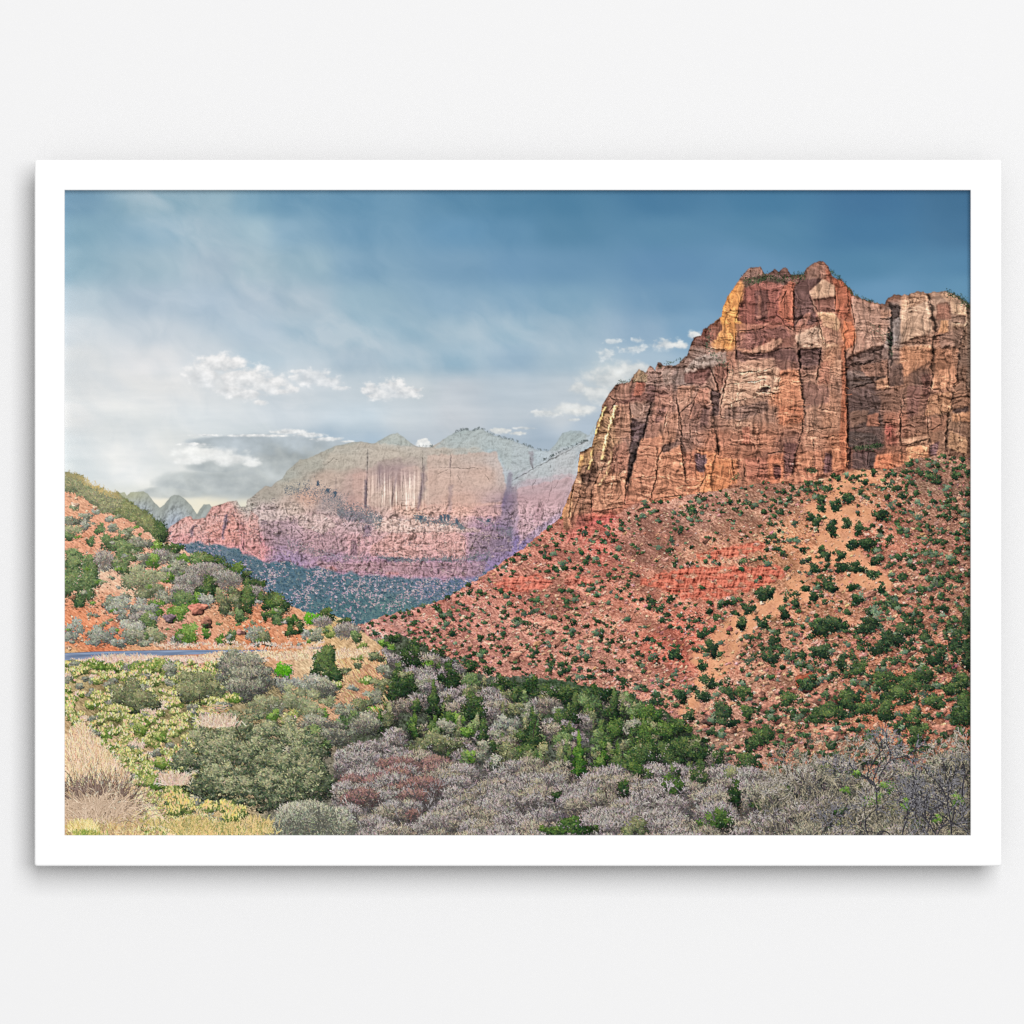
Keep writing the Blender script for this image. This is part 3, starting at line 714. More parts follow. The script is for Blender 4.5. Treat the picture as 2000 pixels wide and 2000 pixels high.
for yv, row in {
    535: [(1480, 116, 96, 92), (1530, 98, 80, 78), (1590, 116, 94, 88), (1618, 150, 96, 80), (1640, 130, 80, 70)],
    560: [(1470, 112, 90, 84), (1520, 104, 84, 80), (1570, 112, 86, 80), (1606, 150, 122, 106), (1640, 160, 96, 76)],
    585: [(1430, 206, 148, 80), (1480, 130, 78, 75), (1530, 142, 88, 78), (1575, 120, 88, 80), (1605, 172, 144, 124), (1640, 165, 105, 85), (1680, 132, 97, 90), (1730, 122, 95, 85), (1780, 152, 130, 114), (1845, 152, 132, 117), (1880, 120, 115, 108)],
    620: [(1420, 210, 150, 78), (1480, 132, 82, 78), (1530, 142, 85, 75), (1575, 128, 93, 84), (1620, 150, 108, 94), (1655, 165, 102, 80), (1690, 152, 124, 112), (1730, 142, 117, 106), (1780, 168, 147, 127), (1845, 140, 115, 100), (1880, 168, 147, 124)],
    660: [(1370, 116, 88, 84), (1412, 200, 140, 84), (1480, 132, 86, 78), (1530, 124, 86, 78), (1580, 168, 142, 124), (1620, 178, 148, 122), (1660, 196, 116, 82), (1700, 154, 128, 115), (1733, 110, 110, 110), (1780, 168, 145, 124), (1840, 142, 106, 90), (1880, 118, 98, 84)],
    700: [(1340, 122, 106, 100), (1380, 126, 116, 112), (1430, 150, 110, 95), (1480, 166, 126, 108), (1530, 122, 92, 86), (1580, 98, 76, 74), (1620, 168, 122, 98), (1662, 116, 88, 78), (1700, 112, 94, 90), (1740, 110, 96, 92), (1780, 164, 118, 90), (1840, 132, 96, 78), (1880, 108, 90, 80)],
    740: [(1215, 136, 106, 95), (1280, 136, 116, 110), (1330, 128, 118, 116), (1380, 142, 114, 104), (1430, 168, 132, 114), (1480, 174, 144, 126), (1530, 172, 114, 90), (1580, 140, 108, 95), (1620, 154, 118, 100), (1660, 104, 80, 72), (1700, 102, 84, 80), (1750, 142, 106, 88), (1800, 106, 86, 80), (1840, 180, 128, 100), (1880, 118, 94, 80)],
    780: [(1190, 130, 100, 88), (1230, 120, 84, 80), (1280, 116, 82, 77), (1330, 142, 112, 102), (1380, 168, 130, 114), (1430, 168, 138, 120), (1480, 152, 122, 106), (1530, 180, 117, 88), (1580, 132, 106, 96), (1620, 158, 117, 97), (1660, 106, 76, 66), (1700, 84, 70, 68), (1750, 120, 92, 80), (1800, 120, 88, 78), (1860, 138, 104, 85)],
    820: [(1175, 150, 122, 92), (1230, 152, 118, 100), (1268, 106, 86, 84), (1310, 164, 124, 106), (1350, 140, 108, 98), (1400, 142, 110, 97), (1450, 152, 120, 102), (1500, 152, 112, 94), (1545, 170, 116, 90), (1590, 132, 106, 94), (1630, 164, 120, 97), (1662, 100, 72, 64), (1700, 84, 72, 70), (1750, 142, 96, 80), (1800, 132, 99, 85), (1860, 132, 106, 88)],
    860: [(1150, 140, 116, 86), (1190, 168, 134, 104), (1225, 140, 110, 100), (1252, 92, 80, 82), (1300, 170, 124, 102), (1340, 124, 98, 90), (1400, 164, 112, 92), (1450, 152, 106, 88), (1500, 158, 107, 86), (1540, 130, 95, 85), (1590, 164, 120, 99), (1640, 154, 102, 78), (1662, 108, 68, 56), (1700, 96, 74, 72), (1750, 132, 92, 77), (1800, 142, 107, 87), (1860, 126, 100, 85)],
    900: [(1140, 132, 106, 86), (1180, 152, 120, 100), (1215, 168, 117, 96), (1240, 110, 86, 82), (1290, 180, 124, 98), (1340, 162, 106, 86), (1390, 196, 122, 84), (1440, 152, 101, 81), (1500, 138, 94, 80), (1550, 150, 98, 78), (1600, 140, 95, 80), (1650, 154, 92, 68), (1690, 74, 66, 66), (1740, 172, 108, 81), (1790, 172, 121, 91), (1860, 118, 91, 76)],
    940: [(1120, 140, 112, 90), (1160, 152, 116, 96), (1200, 174, 117, 96), (1250, 166, 107, 86), (1300, 186, 122, 96), (1340, 180, 117, 90), (1390, 196, 122, 85), (1440, 152, 106, 86), (1490, 158, 104, 84), (1550, 160, 108, 86), (1600, 140, 98, 82)],
    980: [(1105, 170, 128, 96), (1140, 152, 112, 93), (1180, 168, 112, 93), (1220, 174, 112, 93)],
    1020: [(1100, 168, 122, 96), (1130, 152, 86, 80), (1170, 186, 92, 80)]}.items():
    for q in row:
        cliff.append((q[0], yv) + q[1:])
roi = (int(1075 - X0), int(500 - Y0), W, int(1050 - Y0))
sl = (slice(roi[1], roi[3]), slice(roi[0], roi[2]))
x, y = X[sl], Y[sl]
wx = x + 9 * fbm(x / 34, y / 34, 4, 80)
wy = y + 9 * fbm(x / 34, y / 34, 4, 81)
top = np.interp(x, cs[:, 0], cs[:, 1]).astype(f32) + 3.2 * fbm(x / 7, y / 7, 3, 82)
bot = np.interp(x, cb[:, 0], cb[:, 1]).astype(f32) + 8 * fbm(x / 14, y / 14, 3, 83)
m = sst(-0.5, 0.9, y - top) * sst(14.0, 10.0, y - bot)
c = field(cliff, 26, roi, 20)
# colour samples pushed around so their borders break like rock faces
dx = np.clip(xx[sl] - roi[0] + 13 * fbm(x / 26, y / 40, 4, 84), 0, c.shape[1] - 1).astype(int)
dy = np.clip(yy[sl] - roi[1] + 11 * fbm(x / 30, y / 26, 4, 85), 0, c.shape[0] - 1).astype(int)
c = c[dy, dx]


def z8(l):
    return zz(1440, 360, KB, l)


def z4(l):
    return zz(1440, 780, KB, l)


def z7(l):
    return zz(1000, 360, KA, l)


def z3(l):
    return zz(1000, 780, KA, l)


# faces of the cliff
cpoly(z8([(40, 860), (420, 820), (430, 1000), (330, 1080), (300, 1130), (40, 1140), (10, 1060)]), (128, 74, 74), 0.7)
cpoly(z8([(110, 860), (180, 860), (180, 1080), (120, 1080)]), (92, 62, 66), 0.6, 4, 3)
cpoly(z8([(220, 900), (290, 900), (280, 1110), (210, 1110)]), (104, 70, 70), 0.45, 4, 3)
cpoly(z8([(400, 830), (470, 800), (470, 1180), (330, 1050)]), (158, 84, 68), 0.75)
cpoly(z8([(470, 800), (620, 790), (600, 1000), (560, 1090), (480, 1160)]), (104, 76, 72), 0.8)
cpoly(z8([(600, 900), (690, 780), (800, 830), (810, 900), (740, 910), (610, 920)]), (176, 146, 122), 0.85)
cpoly(z8([(620, 920), (800, 915), (800, 1040), (660, 1040)]), (126, 90, 84), 0.75)
cpoly(z8([(780, 790), (860, 820), (940, 880), (935, 960), (870, 980), (810, 900)]), (172, 98, 76), 0.8)
cpoly(z8([(810, 960), (880, 980), (910, 1100), (860, 1100), (810, 1040)]), (158, 88, 72), 0.7)
cpoly(z8([(655, 1050), (790, 1050), (840, 1130), (820, 1200), (700, 1160)]), (182, 150, 120), 0.8)
cpoly(z8([(480, 1180), (560, 1060), (640, 1040), (680, 1180), (580, 1190)]), (142, 96, 84), 0.7)
cpoly(z8([(480, 1240), (640, 1160), (690, 1260), (560, 1320), (480, 1300)]), (176, 152, 132), 0.8)
cpoly(z8([(505, 1340), (690, 1340), (690, 1400), (590, 1440), (510, 1420)]), (92, 70, 70), 0.85)
cpoly(z8([(870, 1120), (950, 1160), (960, 1260), (930, 1340), (880, 1340)]), (202, 116, 80), 0.95)
cpoly(z8([(940, 920), (1150, 980), (1180, 1120), (1200, 1300), (960, 1380), (970, 1180)]), (152, 126, 114), 0.75, 6, 2)
cpoly(z8([(1340, 960), (1540, 930), (1590, 1120), (1600, 1220), (1360, 1230)]), (172, 152, 132), 0.6, 6, 3)
cpoly(z8([(1250, 960), (1330, 980), (1320, 1200), (1270, 1260), (1240, 1100)]), (104, 106, 108), 0.6, 6, 3)
cpoly(z8([(1640, 980), (1740, 960), (1720, 1080), (1660, 1100)]), (140, 104, 90), 0.8)
cpoly(z8([(1740, 960), (1880, 1000), (1870, 1080), (1760, 1080)]), (172, 150, 126), 0.7)
cpoly(z8([(910, 1440), (1130, 1380), (1220, 1420), (1240, 1600), (1130, 1620), (930, 1680)]), (96, 80, 76), 0.8, 7, 2)
cpoly(z8([(920, 1680), (1100, 1640), (1180, 1780), (1120, 1900), (930, 1900)]), (82, 70, 70), 0.85, 7, 2)
cpoly(z8([(1620, 1520), (1790, 1490), (1800, 1640), (1650, 1690), (1610, 1640)]), (190, 138, 108), 0.8, 5, 2)
cpoly(z8([(1330, 1340), (1400, 1330), (1400, 1580), (1350, 1580)]), (176, 124, 96), 0.7, 5, 2)
cpoly(z8([(0, 1420), (300, 1400), (320, 1640), (0, 1680)]), (176, 146, 126), 0.6, 8, 3)
cpoly(z8([(350, 1520), (500, 1520), (520, 1640), (380, 1650)]), (182, 128, 102), 0.7, 6, 2)
cpoly(z8([(340, 1680), (520, 1680), (540, 1932), (340, 1932)]), (178, 112, 86), 0.55, 6, 3)
cpoly(z8([(680, 1460), (760, 1450), (760, 1640), (660, 1640)]), (158, 106, 90), 0.7)
cpoly(z8([(790, 1440), (870, 1430), (860, 1560), (800, 1580)]), (176, 136, 112), 0.7)
cpoly(z8([(0, 1370), (250, 1370), (480, 1380), (480, 1440), (0, 1420)]), (112, 84, 80), 0.6, 7, 2)
cpoly(z4([(910, 100), (1150, 60), (1200, 240), (1180, 400), (920, 430)]), (80, 70, 70), 0.75, 7, 3)
cpoly(z4([(1210, 200), (1300, 200), (1310, 380), (1220, 380)]), (140, 78, 70), 0.6, 5, 2)
cpoly(z4([(1130, 470), (1270, 460), (1290, 570), (1120, 570)]), (186, 114, 84), 0.8, 5, 2)
cpoly(z4([(1400, 410), (1570, 400), (1570, 470), (1400, 520)]), (184, 130, 98), 0.7, 5, 2)
cpoly(z4([(1570, 400), (1650, 360), (1640, 470), (1570, 470)]), (96, 72, 70), 0.7, 4, 2)
cpoly(z4([(960, 430), (1140, 420), (1120, 540), (960, 540)]), (76, 66, 68), 0.8, 5, 2)
cpoly(z4([(240, 470), (380, 460), (380, 680), (250, 690)]), (176, 108, 82), 0.6, 5, 2)
cpoly(z4([(290, 560), (350, 540), (360, 660), (300, 660)]), (104, 68, 72), 0.7, 4, 2)
cpoly(z4([(380, 420), (470, 350), (460, 600), (390, 650)]), (112, 74, 70), 0.7, 4, 2)
cpoly(z4([(0, 40), (320, 60), (300, 200), (0, 160)]), (132, 110, 100), 0.55, 8, 3)
cpoly(z4([(850, 0), (905, 0), (910, 300), (905, 580), (850, 580), (840, 300)]), (164, 96, 70), 0.8, 2, 1)
cpoly(z4([(905, 40), (925, 40), (935, 560), (905, 580)]), (70, 50, 50), 0.8, 2, 1)
cpoly(z8([(850, 1330), (885, 1330), (905, 1932), (862, 1932)]), (160, 92, 68), 0.75, 2, 1)
cpoly(z8([(885, 1360), (935, 1400), (915, 1932), (900, 1932)]), (82, 62, 60), 0.75, 3, 1)

# faces of the cliff, tile by tile: outline, colour, strength
TL = {1: (1400, 500, .2289), 2: (1640, 540, .2344), 3: (1400, 710, .2289), 4: (1640, 710, .2344), 5: (1080, 680, .3114), 6: (1080, 840, .3114)}
FACE = {
1: [([210,190,280,100,370,90,400,150,300,190],(140,115,105),.6),([210,230,300,180,420,160,620,200,560,235,420,210,250,270],(88,88,78),.6),
([230,270,420,210,560,240,600,260,530,340,500,480,560,560,380,580,170,560,190,400],(140,86,80),.85),([320,290,440,290,430,540,330,560],(94,72,74),.6),([355,330,380,330,370,540,345,540],(152,104,84),.4),
([150,570,380,585,480,555,420,600,300,640,160,640],(162,112,96),.75),([160,650,400,630,560,600,640,680,560,700,450,690,300,790,170,790],(124,86,84),.8),([260,830,460,720,550,700,560,740,500,780,440,815],(178,142,120),.88),
([160,800,260,840,450,820,560,790,660,800,700,900,560,880,420,860,220,900,160,880],(102,77,78),.8),([560,260,650,200,660,480,640,600,520,480,530,350],(168,100,82),.85),
([655,290,700,200,900,190,860,250,790,280,800,350,860,560,800,590,690,580,660,620],(98,76,78),.88),([680,580,760,490,810,480,770,590,670,650],(154,108,94),.8),([790,300,910,190,1010,260,1015,340,930,350,820,370],(174,150,128),.92),
([820,370,1005,355,1005,470,860,480],(128,88,80),.88),([860,480,980,475,1050,560,1040,630,990,630,1000,560,900,540,870,520],(180,148,116),.88),([750,140,800,70,880,45,950,80,990,170,900,190,760,180],(132,104,94),.7),
([930,100,990,170,940,190,920,130],(156,88,72),.8),([660,690,780,640,870,590,880,690,780,750,690,740],(164,146,130),.88),([720,770,890,745,900,770,740,800],(188,160,138),.9),([710,800,890,790,870,930,720,930],(94,75,76),.92),
([890,600,1050,640,1090,760,920,740],(160,112,98),.6),([980,170,1092,220,1092,540,1010,470,1010,260],(168,96,74),.7)],
2: [([0,60,100,170,90,350,30,340,0,300],(160,92,72),.8),([40,370,100,380,130,450,105,580,45,600],(198,114,82),.95),([60,600,100,590,100,650,60,680],(190,150,130),.7),
([110,180,330,240,330,330,400,400,380,560,230,600,110,640,140,480,130,370,90,300],(154,126,113),.92),([190,500,210,500,200,610,185,610],(178,132,118),.6),([335,280,430,270,440,330,340,345],(160,126,108),.88),
([390,200,440,230,510,250,500,330,440,380,410,350,440,320,430,260],(70,66,68),.8),([430,380,510,330,500,480,440,590,420,500],(110,114,116),.88),([400,410,440,470,430,650,410,700],(52,54,58),.8),
([510,170,720,140,740,200,520,280],(170,136,110),.8),([510,280,740,210,770,440,640,500,510,480],(180,158,136),.82),([490,560,640,500,760,480,760,560,560,580],(128,98,84),.8),([520,580,760,570,760,700,540,830],(172,122,92),.75),
([530,700,580,690,580,830,540,830],(186,136,106),.7),([800,240,920,230,930,350,810,360],(146,104,90),.88),([840,150,930,130,1060,250,1060,330,960,310,930,230],(180,154,126),.8),([845,365,910,360,900,460,820,480],(192,142,100),.8),([930,310,1060,320,1050,390,930,380],(110,88,82),.6),
([820,490,1030,420,1020,560,850,600],(130,108,98),.7),([800,600,990,600,980,740,790,800],(152,108,84),.7),([800,790,890,770,930,800,880,920,770,938],(198,144,112),.92),([1060,250,1092,250,1092,938,1060,938],(104,96,88),.6),
([110,650,370,570,390,620,280,700,130,740],(94,80,78),.88),([170,740,400,690,400,830,180,830],(150,110,92),.6),([60,770,200,800,280,880,120,920,60,938],(84,78,78),.85),([290,870,400,830,410,938,310,938],(184,138,108),.8),([410,760,520,720,530,900,420,920],(98,84,82),.75)],
3: [([110,60,540,30,530,240,60,350,50,260],(178,148,126),.82),([340,230,440,180,460,205,430,240],(94,82,82),.9),([60,390,440,310,440,400,200,480,60,470],(118,98,92),.82),([540,60,690,50,720,200,740,350,540,370],(190,128,98),.88),
([530,370,740,370,740,500,530,520],(182,114,86),.82),([720,160,960,200,960,330,760,360],(130,98,92),.75),([760,380,1060,330,1040,560,760,640],(162,122,100),.5),([220,540,280,540,290,690,210,680],(178,108,90),.7),
([0,810,120,800,140,960,100,1048,0,1048],(206,130,90),.82),([240,800,430,800,430,990,260,990],(168,104,88),.7),([440,780,560,760,570,1010,440,1010],(188,114,86),.8),([480,860,540,860,540,980,490,980],(104,70,76),.8),
([570,680,690,680,640,930,580,920],(106,76,78),.88),([690,770,830,740,830,880,690,900],(182,124,96),.8),([840,740,920,750,900,960,840,960],(178,118,92),.7),([920,760,980,770,980,920,910,930],(104,78,88),.8),([980,700,1050,700,1060,900,990,920],(198,132,98),.7),([700,920,850,920,850,1000,700,1010],(182,120,94),.85)],
4: [([60,210,290,210,300,340,70,400],(90,77,77),.82),([80,400,240,380,220,480,80,540],(124,96,82),.7),([230,430,320,410,330,520,220,520],(160,100,78),.7),([370,510,440,510,430,600,390,640],(152,80,74),.88),([70,560,290,580,370,690,240,720,80,690],(72,68,68),.88),
([100,740,230,730,240,860,100,870],(86,70,72),.82),([300,770,430,740,450,860,290,870],(198,118,86),.92),([560,690,740,680,740,770,560,830],(200,142,106),.92),([750,690,830,640,800,770,750,760],(98,76,88),.88),([500,620,740,600,740,640,560,690],(180,146,120),.75),
([680,100,760,80,740,320,690,240],(108,75,71),.82),([560,180,680,180,650,420,560,460],(120,86,84),.65),([750,260,920,230,930,400,700,440],(160,118,88),.72),([760,450,900,420,880,560,760,560],(142,98,80),.7),([940,380,1080,350,1080,420,930,400],(70,62,66),.75),([940,420,1092,400,1092,480,930,480],(172,122,88),.7),([920,560,1070,620,1060,760,900,700],(178,140,104),.65)],
5: [([580,230,640,230,640,330,560,400,590,300],(102,79,80),.82),([480,330,590,330,560,420,490,420],(156,130,116),.75),([490,440,600,430,570,560,500,560],(90,80,88),.88),([520,210,580,215,540,300,500,300],(160,96,80),.88),([500,210,550,130,590,170,590,210],(162,148,120),.8),
([830,130,900,60,1030,40,1060,60,960,110,850,150],(150,148,143),.88),([860,130,990,110,990,180,850,210],(114,80,80),.82),([1010,90,1092,70,1092,180,1030,300],(152,106,92),.7),([640,300,760,290,700,450,640,560,570,560,600,440],(162,120,106),.8),([650,380,720,350,690,440,640,480],(120,90,90),.65),
([780,240,890,230,870,330,800,400,780,330],(164,126,108),.75),([860,380,920,250,980,250,970,380,900,450,850,440],(164,114,98),.8),([930,380,980,370,970,480,920,500],(104,81,86),.82),([990,250,1050,280,1040,420,990,420],(72,62,66),.88),([360,270,490,220,480,320,400,330,350,340],(140,108,95),.75),([390,350,480,340,480,560,390,560],(152,114,96),.75)],
6: [([490,60,550,60,500,250,460,400,470,200],(76,70,74),.88),([550,50,690,40,640,330,600,440,470,440,480,300],(186,126,98),.8),([700,160,800,90,830,280,840,400,640,440,660,260],(186,124,96),.75),([680,100,790,60,760,110,690,150],(92,78,78),.8),([890,160,970,180,930,270,900,240],(96,80,96),.92),
([1000,210,1092,190,1092,380,930,390,960,290],(206,132,88),.88),([280,260,450,240,470,360,430,480,250,510,260,340],(174,128,102),.75),([170,280,240,270,240,320,190,330],(84,66,62),.8),([170,150,240,120,230,200,160,240],(178,142,100),.82),([120,340,240,330,240,480,130,500],(142,105,86),.6),([60,470,120,460,110,540,55,560],(190,142,106),.92),([230,550,380,520,360,570,225,580],(178,88,80),.92)]}
LINES = {
1: [([500,480,600,600,655,640],1.2),([655,290,660,620],1.6),([660,590,740,500],1.2),([160,640,340,630,420,600],1.2),([260,835,470,820,560,780,660,790],1.4),([710,800,705,900,720,950],3),([890,780,870,940],2),([575,330,580,470],1.2),([545,400,590,300],1.6),([870,560,910,740],1.4),([790,350,860,470],1.5),([230,300,190,420,160,560],1.0),([160,660,165,880],1.6),([1010,260,1010,470],1.3)],
2: [([120,720,200,730,280,700],3),([130,920,290,880],2.5),([240,640,350,600],1.5),([340,350,440,350],2),([130,460,110,640],1.4),([800,485,860,490],1.5),([930,380,1000,385],1.4),([90,180,110,300,130,400],1.2),([400,700,410,938],1.2)],
3: [([90,0,90,100,50,280,30,360,40,460],2),([505,220,540,110],1.2),([340,240,440,240],1.5),([430,770,560,745],1.5),([130,800,140,950],1.4),([230,860,240,960],1.6),([870,0,850,160],1.6),([850,640,1010,615],1.2),([830,560,1020,540],1.0),([440,240,500,260],1.6),([0,640,20,780],2.4),([60,180,300,150,420,130],1.0),([150,80,400,60,520,10],1.0),([80,350,280,290],1.0),([820,640,830,740],1.4)],
4: [([120,195,280,155],2.4),([370,490,430,492],2),([735,440,740,610],1.5),([510,320,505,640],2),([560,680,740,620],1.5),([100,540,220,525],1.2),([640,660,740,630],1.2),([910,370,890,560],2.4),([860,500,740,560],1.4),([70,300,60,860],1.8),([240,740,230,860],1.4)],
5: [([780,240,890,215],1.2),([880,330,800,400],1.4),([770,310,800,440,810,578],1.8),([900,290,850,440],1.2),([1000,150,1050,290],1.8),([480,340,490,430],1.2),([620,340,590,440,560,578],2),([715,400,690,520],1.2),([860,460,860,578],1.0),([500,210,590,212,690,220],1.2),([350,300,400,330,350,400],1.4)],
6: [([800,60,815,200,830,290],1.8),([660,170,650,280,610,440],1.6),([690,110,660,170],1.5),([250,360,290,270],1.6),([130,350,110,440,100,560],1.6),([240,380,240,520],1.2),([460,300,450,460],1.8),([960,280,920,360],1.5),([330,190,300,270],1.0),([480,300,640,290],1.0),([640,430,840,400],1.2),([250,515,440,480],1.2)]}
hl_ = trace(TL, FACE, LINES)
# golden sunlit edge
cpoly(z7([(1932, 850), (1905, 890), (1850, 970), (1815, 1060), (1810, 1130), (1830, 1200), (1835, 1290), (1790, 1400), (1850, 1420), (1905, 1420), (1910, 1240), (1932, 1050), (1950, 900)]), (206, 140, 78), 0.85, 5, 2)
cpoly(z8([(0, 800), (40, 790), (55, 870), (40, 960), (0, 1040)]), (206, 142, 82), 0.8, 5, 2)
# ridge stones, shoulder
cpoly(z7([(1640, 1240), (1790, 1140), (1800, 1240), (1740, 1330), (1660, 1350), (1600, 1320)]), (126, 84, 78), 0.8)
cpoly(z7([(1480, 1600), (1560, 1500), (1700, 1440), (1840, 1430), (1840, 1530), (1700, 1560), (1560, 1600)]), (140, 136, 132), 0.75)
cpoly(z7([(1640, 1440), (1720, 1380), (1740, 1420), (1680, 1470)]), (150, 128, 120), 0.7)
cpoly(z7([(1480, 1620), (1650, 1570), (1700, 1640), (1640, 1720), (1480, 1700)]), (114, 80, 78), 0.75)
cpoly(z7([(1040, 1640), (1090, 1580), (1150, 1630), (1160, 1690), (1050, 1700)]), (152, 138, 112), 0.8)
cpoly(z7([(1070, 1700), (1150, 1710), (1110, 1820), (1060, 1800)]), (150, 88, 76), 0.7)
cpoly(z7([(1280, 1600), (1370, 1580), (1380, 1700), (1300, 1720)]), (134, 124, 118), 0.7)
cpoly(z7([(1430, 1720), (1570, 1720), (1560, 1800), (1440, 1830)]), (166, 124, 106), 0.6)
cpoly(z7([(1730, 1560), (1840, 1540), (1840, 1700), (1760, 1720)]), (128, 90, 82), 0.6)
# left flank of buttresses
cpoly(z3([(1010, 40), (1220, 20), (1170, 190), (1080, 190), (1030, 130)]), (136, 116, 108), 0.7)
cpoly(z3([(1020, 190), (1110, 190), (1090, 360), (1020, 420)]), (92, 80, 86), 0.85)
cpoly(z3([(1040, 380), (1090, 360), (1060, 520), (1020, 660), (980, 740), (1000, 560)]), (70, 62, 64), 0.85, 4, 1)
cpoly(z3([(1100, 340), (1280, 330), (1240, 560), (1220, 760), (1180, 860), (1000, 860), (1010, 680)]), (174, 122, 100), 0.7)
cpoly(z3([(1300, 480), (1440, 400), (1480, 640), (1500, 820), (1210, 860), (1250, 620)]), (176, 124, 98), 0.6)
cpoly(z3([(1570, 470), (1670, 470), (1640, 620), (1590, 620)]), (94, 78, 88), 0.85)
cpoly(z3([(1710, 520), (1932, 510), (1932, 720), (1640, 760)]), (198, 124, 84), 0.7)
cpoly(z3([(1530, 30), (1720, 30), (1700, 250), (1540, 280)]), (118, 92, 88), 0.55, 6, 2)
cpoly(z3([(880, 380), (980, 370), (1000, 600), (860, 640), (830, 520)]), (148, 104, 92), 0.6)
cpoly(z3([(600, 640), (700, 600), (740, 560), (720, 700), (640, 760)]), (84, 66, 60), 0.6, 6, 2)
for line, wd, col in [(z3([(890, 50), (830, 250), (790, 400), (775, 520)]), 3.2, (230, 202, 138)), (z3([(800, 60), (750, 190), (715, 300)]), 2.4, (214, 186, 120)), (z3([(690, 420), (670, 560), (650, 600)]), 2.4, (208, 178, 112)), (z3([(600, 480), (575, 560), (570, 620)]), 3.0, (196, 162, 100)), (z3([(860, 440), (810, 640), (740, 740)]), 2.6, (204, 168, 124)), (z3([(450, 900), (440, 1000)]), 5, (196, 146, 98))]:
    L = np.array(line, f32)
    px = np.interp(y, L[:, 1], L[:, 0]) + 3 * fbm(x / 9, y / 9, 3, 88)
    mk = np.exp(-((x - px) / wd) ** 2) * ((y > L[0, 1]) & (y < L[-1, 1])) * np.clip(0.75 + 1.2 * fbm(x / 5, y / 9, 2, 89), 0, 1)
    c += (np.asarray(col, f32) - c) * mk[..., None]
# bedding, joints, varnish: broken blocks lit from the upper left
inc = sst(1420, 1250, x) * 0.35
wxi = wx + (wy - 800) * inc * 0.6
tilt = wy - 0.10 * (wx - 1500)
amp = np.clip(0.62 + 1.1 * fbm(x / 60, y / 50, 3, 94) + 0.25 * sst(600, 780, y), 0.20, 1.05)
e, q1, q2, u_, v_ = cells(wxi / 46 + 0.25 * fbm(x / 30, y / 30, 3, 192), tilt / 84, 90)
bed = fbm(wx / 75, (tilt + 30 * q2) / 5.2, 4, 96, 0.62)
hc = 6 * terr(fbm(wxi / 95, wy / 260, 3, 90), 3, 0.5) + 6 * terr(fbm(wxi / 36, wy / 110, 3, 91), 4, 0.45) + 0.14 * (c.mean(-1) - 110) - 5 * hl_ + 3 * (q1 - 0.5)
hc = hc + amp * (7 * terr(fbm(wx / 80, (tilt + 14 * q2) / 13, 4, 92), 5, 0.5) + 2.6 * terr(fbm(wxi / 12, wy / 26, 4, 93), 4, 0.3) + 2.6 * terr(fbm(wx / 16, tilt / 7, 3, 99), 3, 0.4) + 1.8 * bed + 1.0 * fbm(wx / 5, tilt / 3, 3, 100))
kk = relief(hc, k=0.68)
kk = np.clip(kk / kk.mean(), 0.35, 1.34)
bed2 = fbm(wx / 110, (tilt + 10 * q1) / 17, 3, 97)
kk = kk * (1 + 0.17 * bed * amp + 0.16 * bed2)
c = c * kk[..., None] ** np.array((0.92, 1.02, 1.06), f32) + np.array((4, 2, 0), f32)
vn = fbm(wx / 6, wy / 70, 4, 95, 0.6)
c = c * (1 - 0.24 * sst(0.10, 0.5, vn))[..., None]
c = c * (1 + 0.14 * sst(0.15, 0.5, -vn))[..., None]
ledge_ = sst(0.25, 0.5, fbm(wx / 46, (tilt + 18 * q2) / 6.5, 3, 98))
c = c + (ledge_ * 32 * amp)[..., None] * np.array((1, 0.86, 0.74), f32)
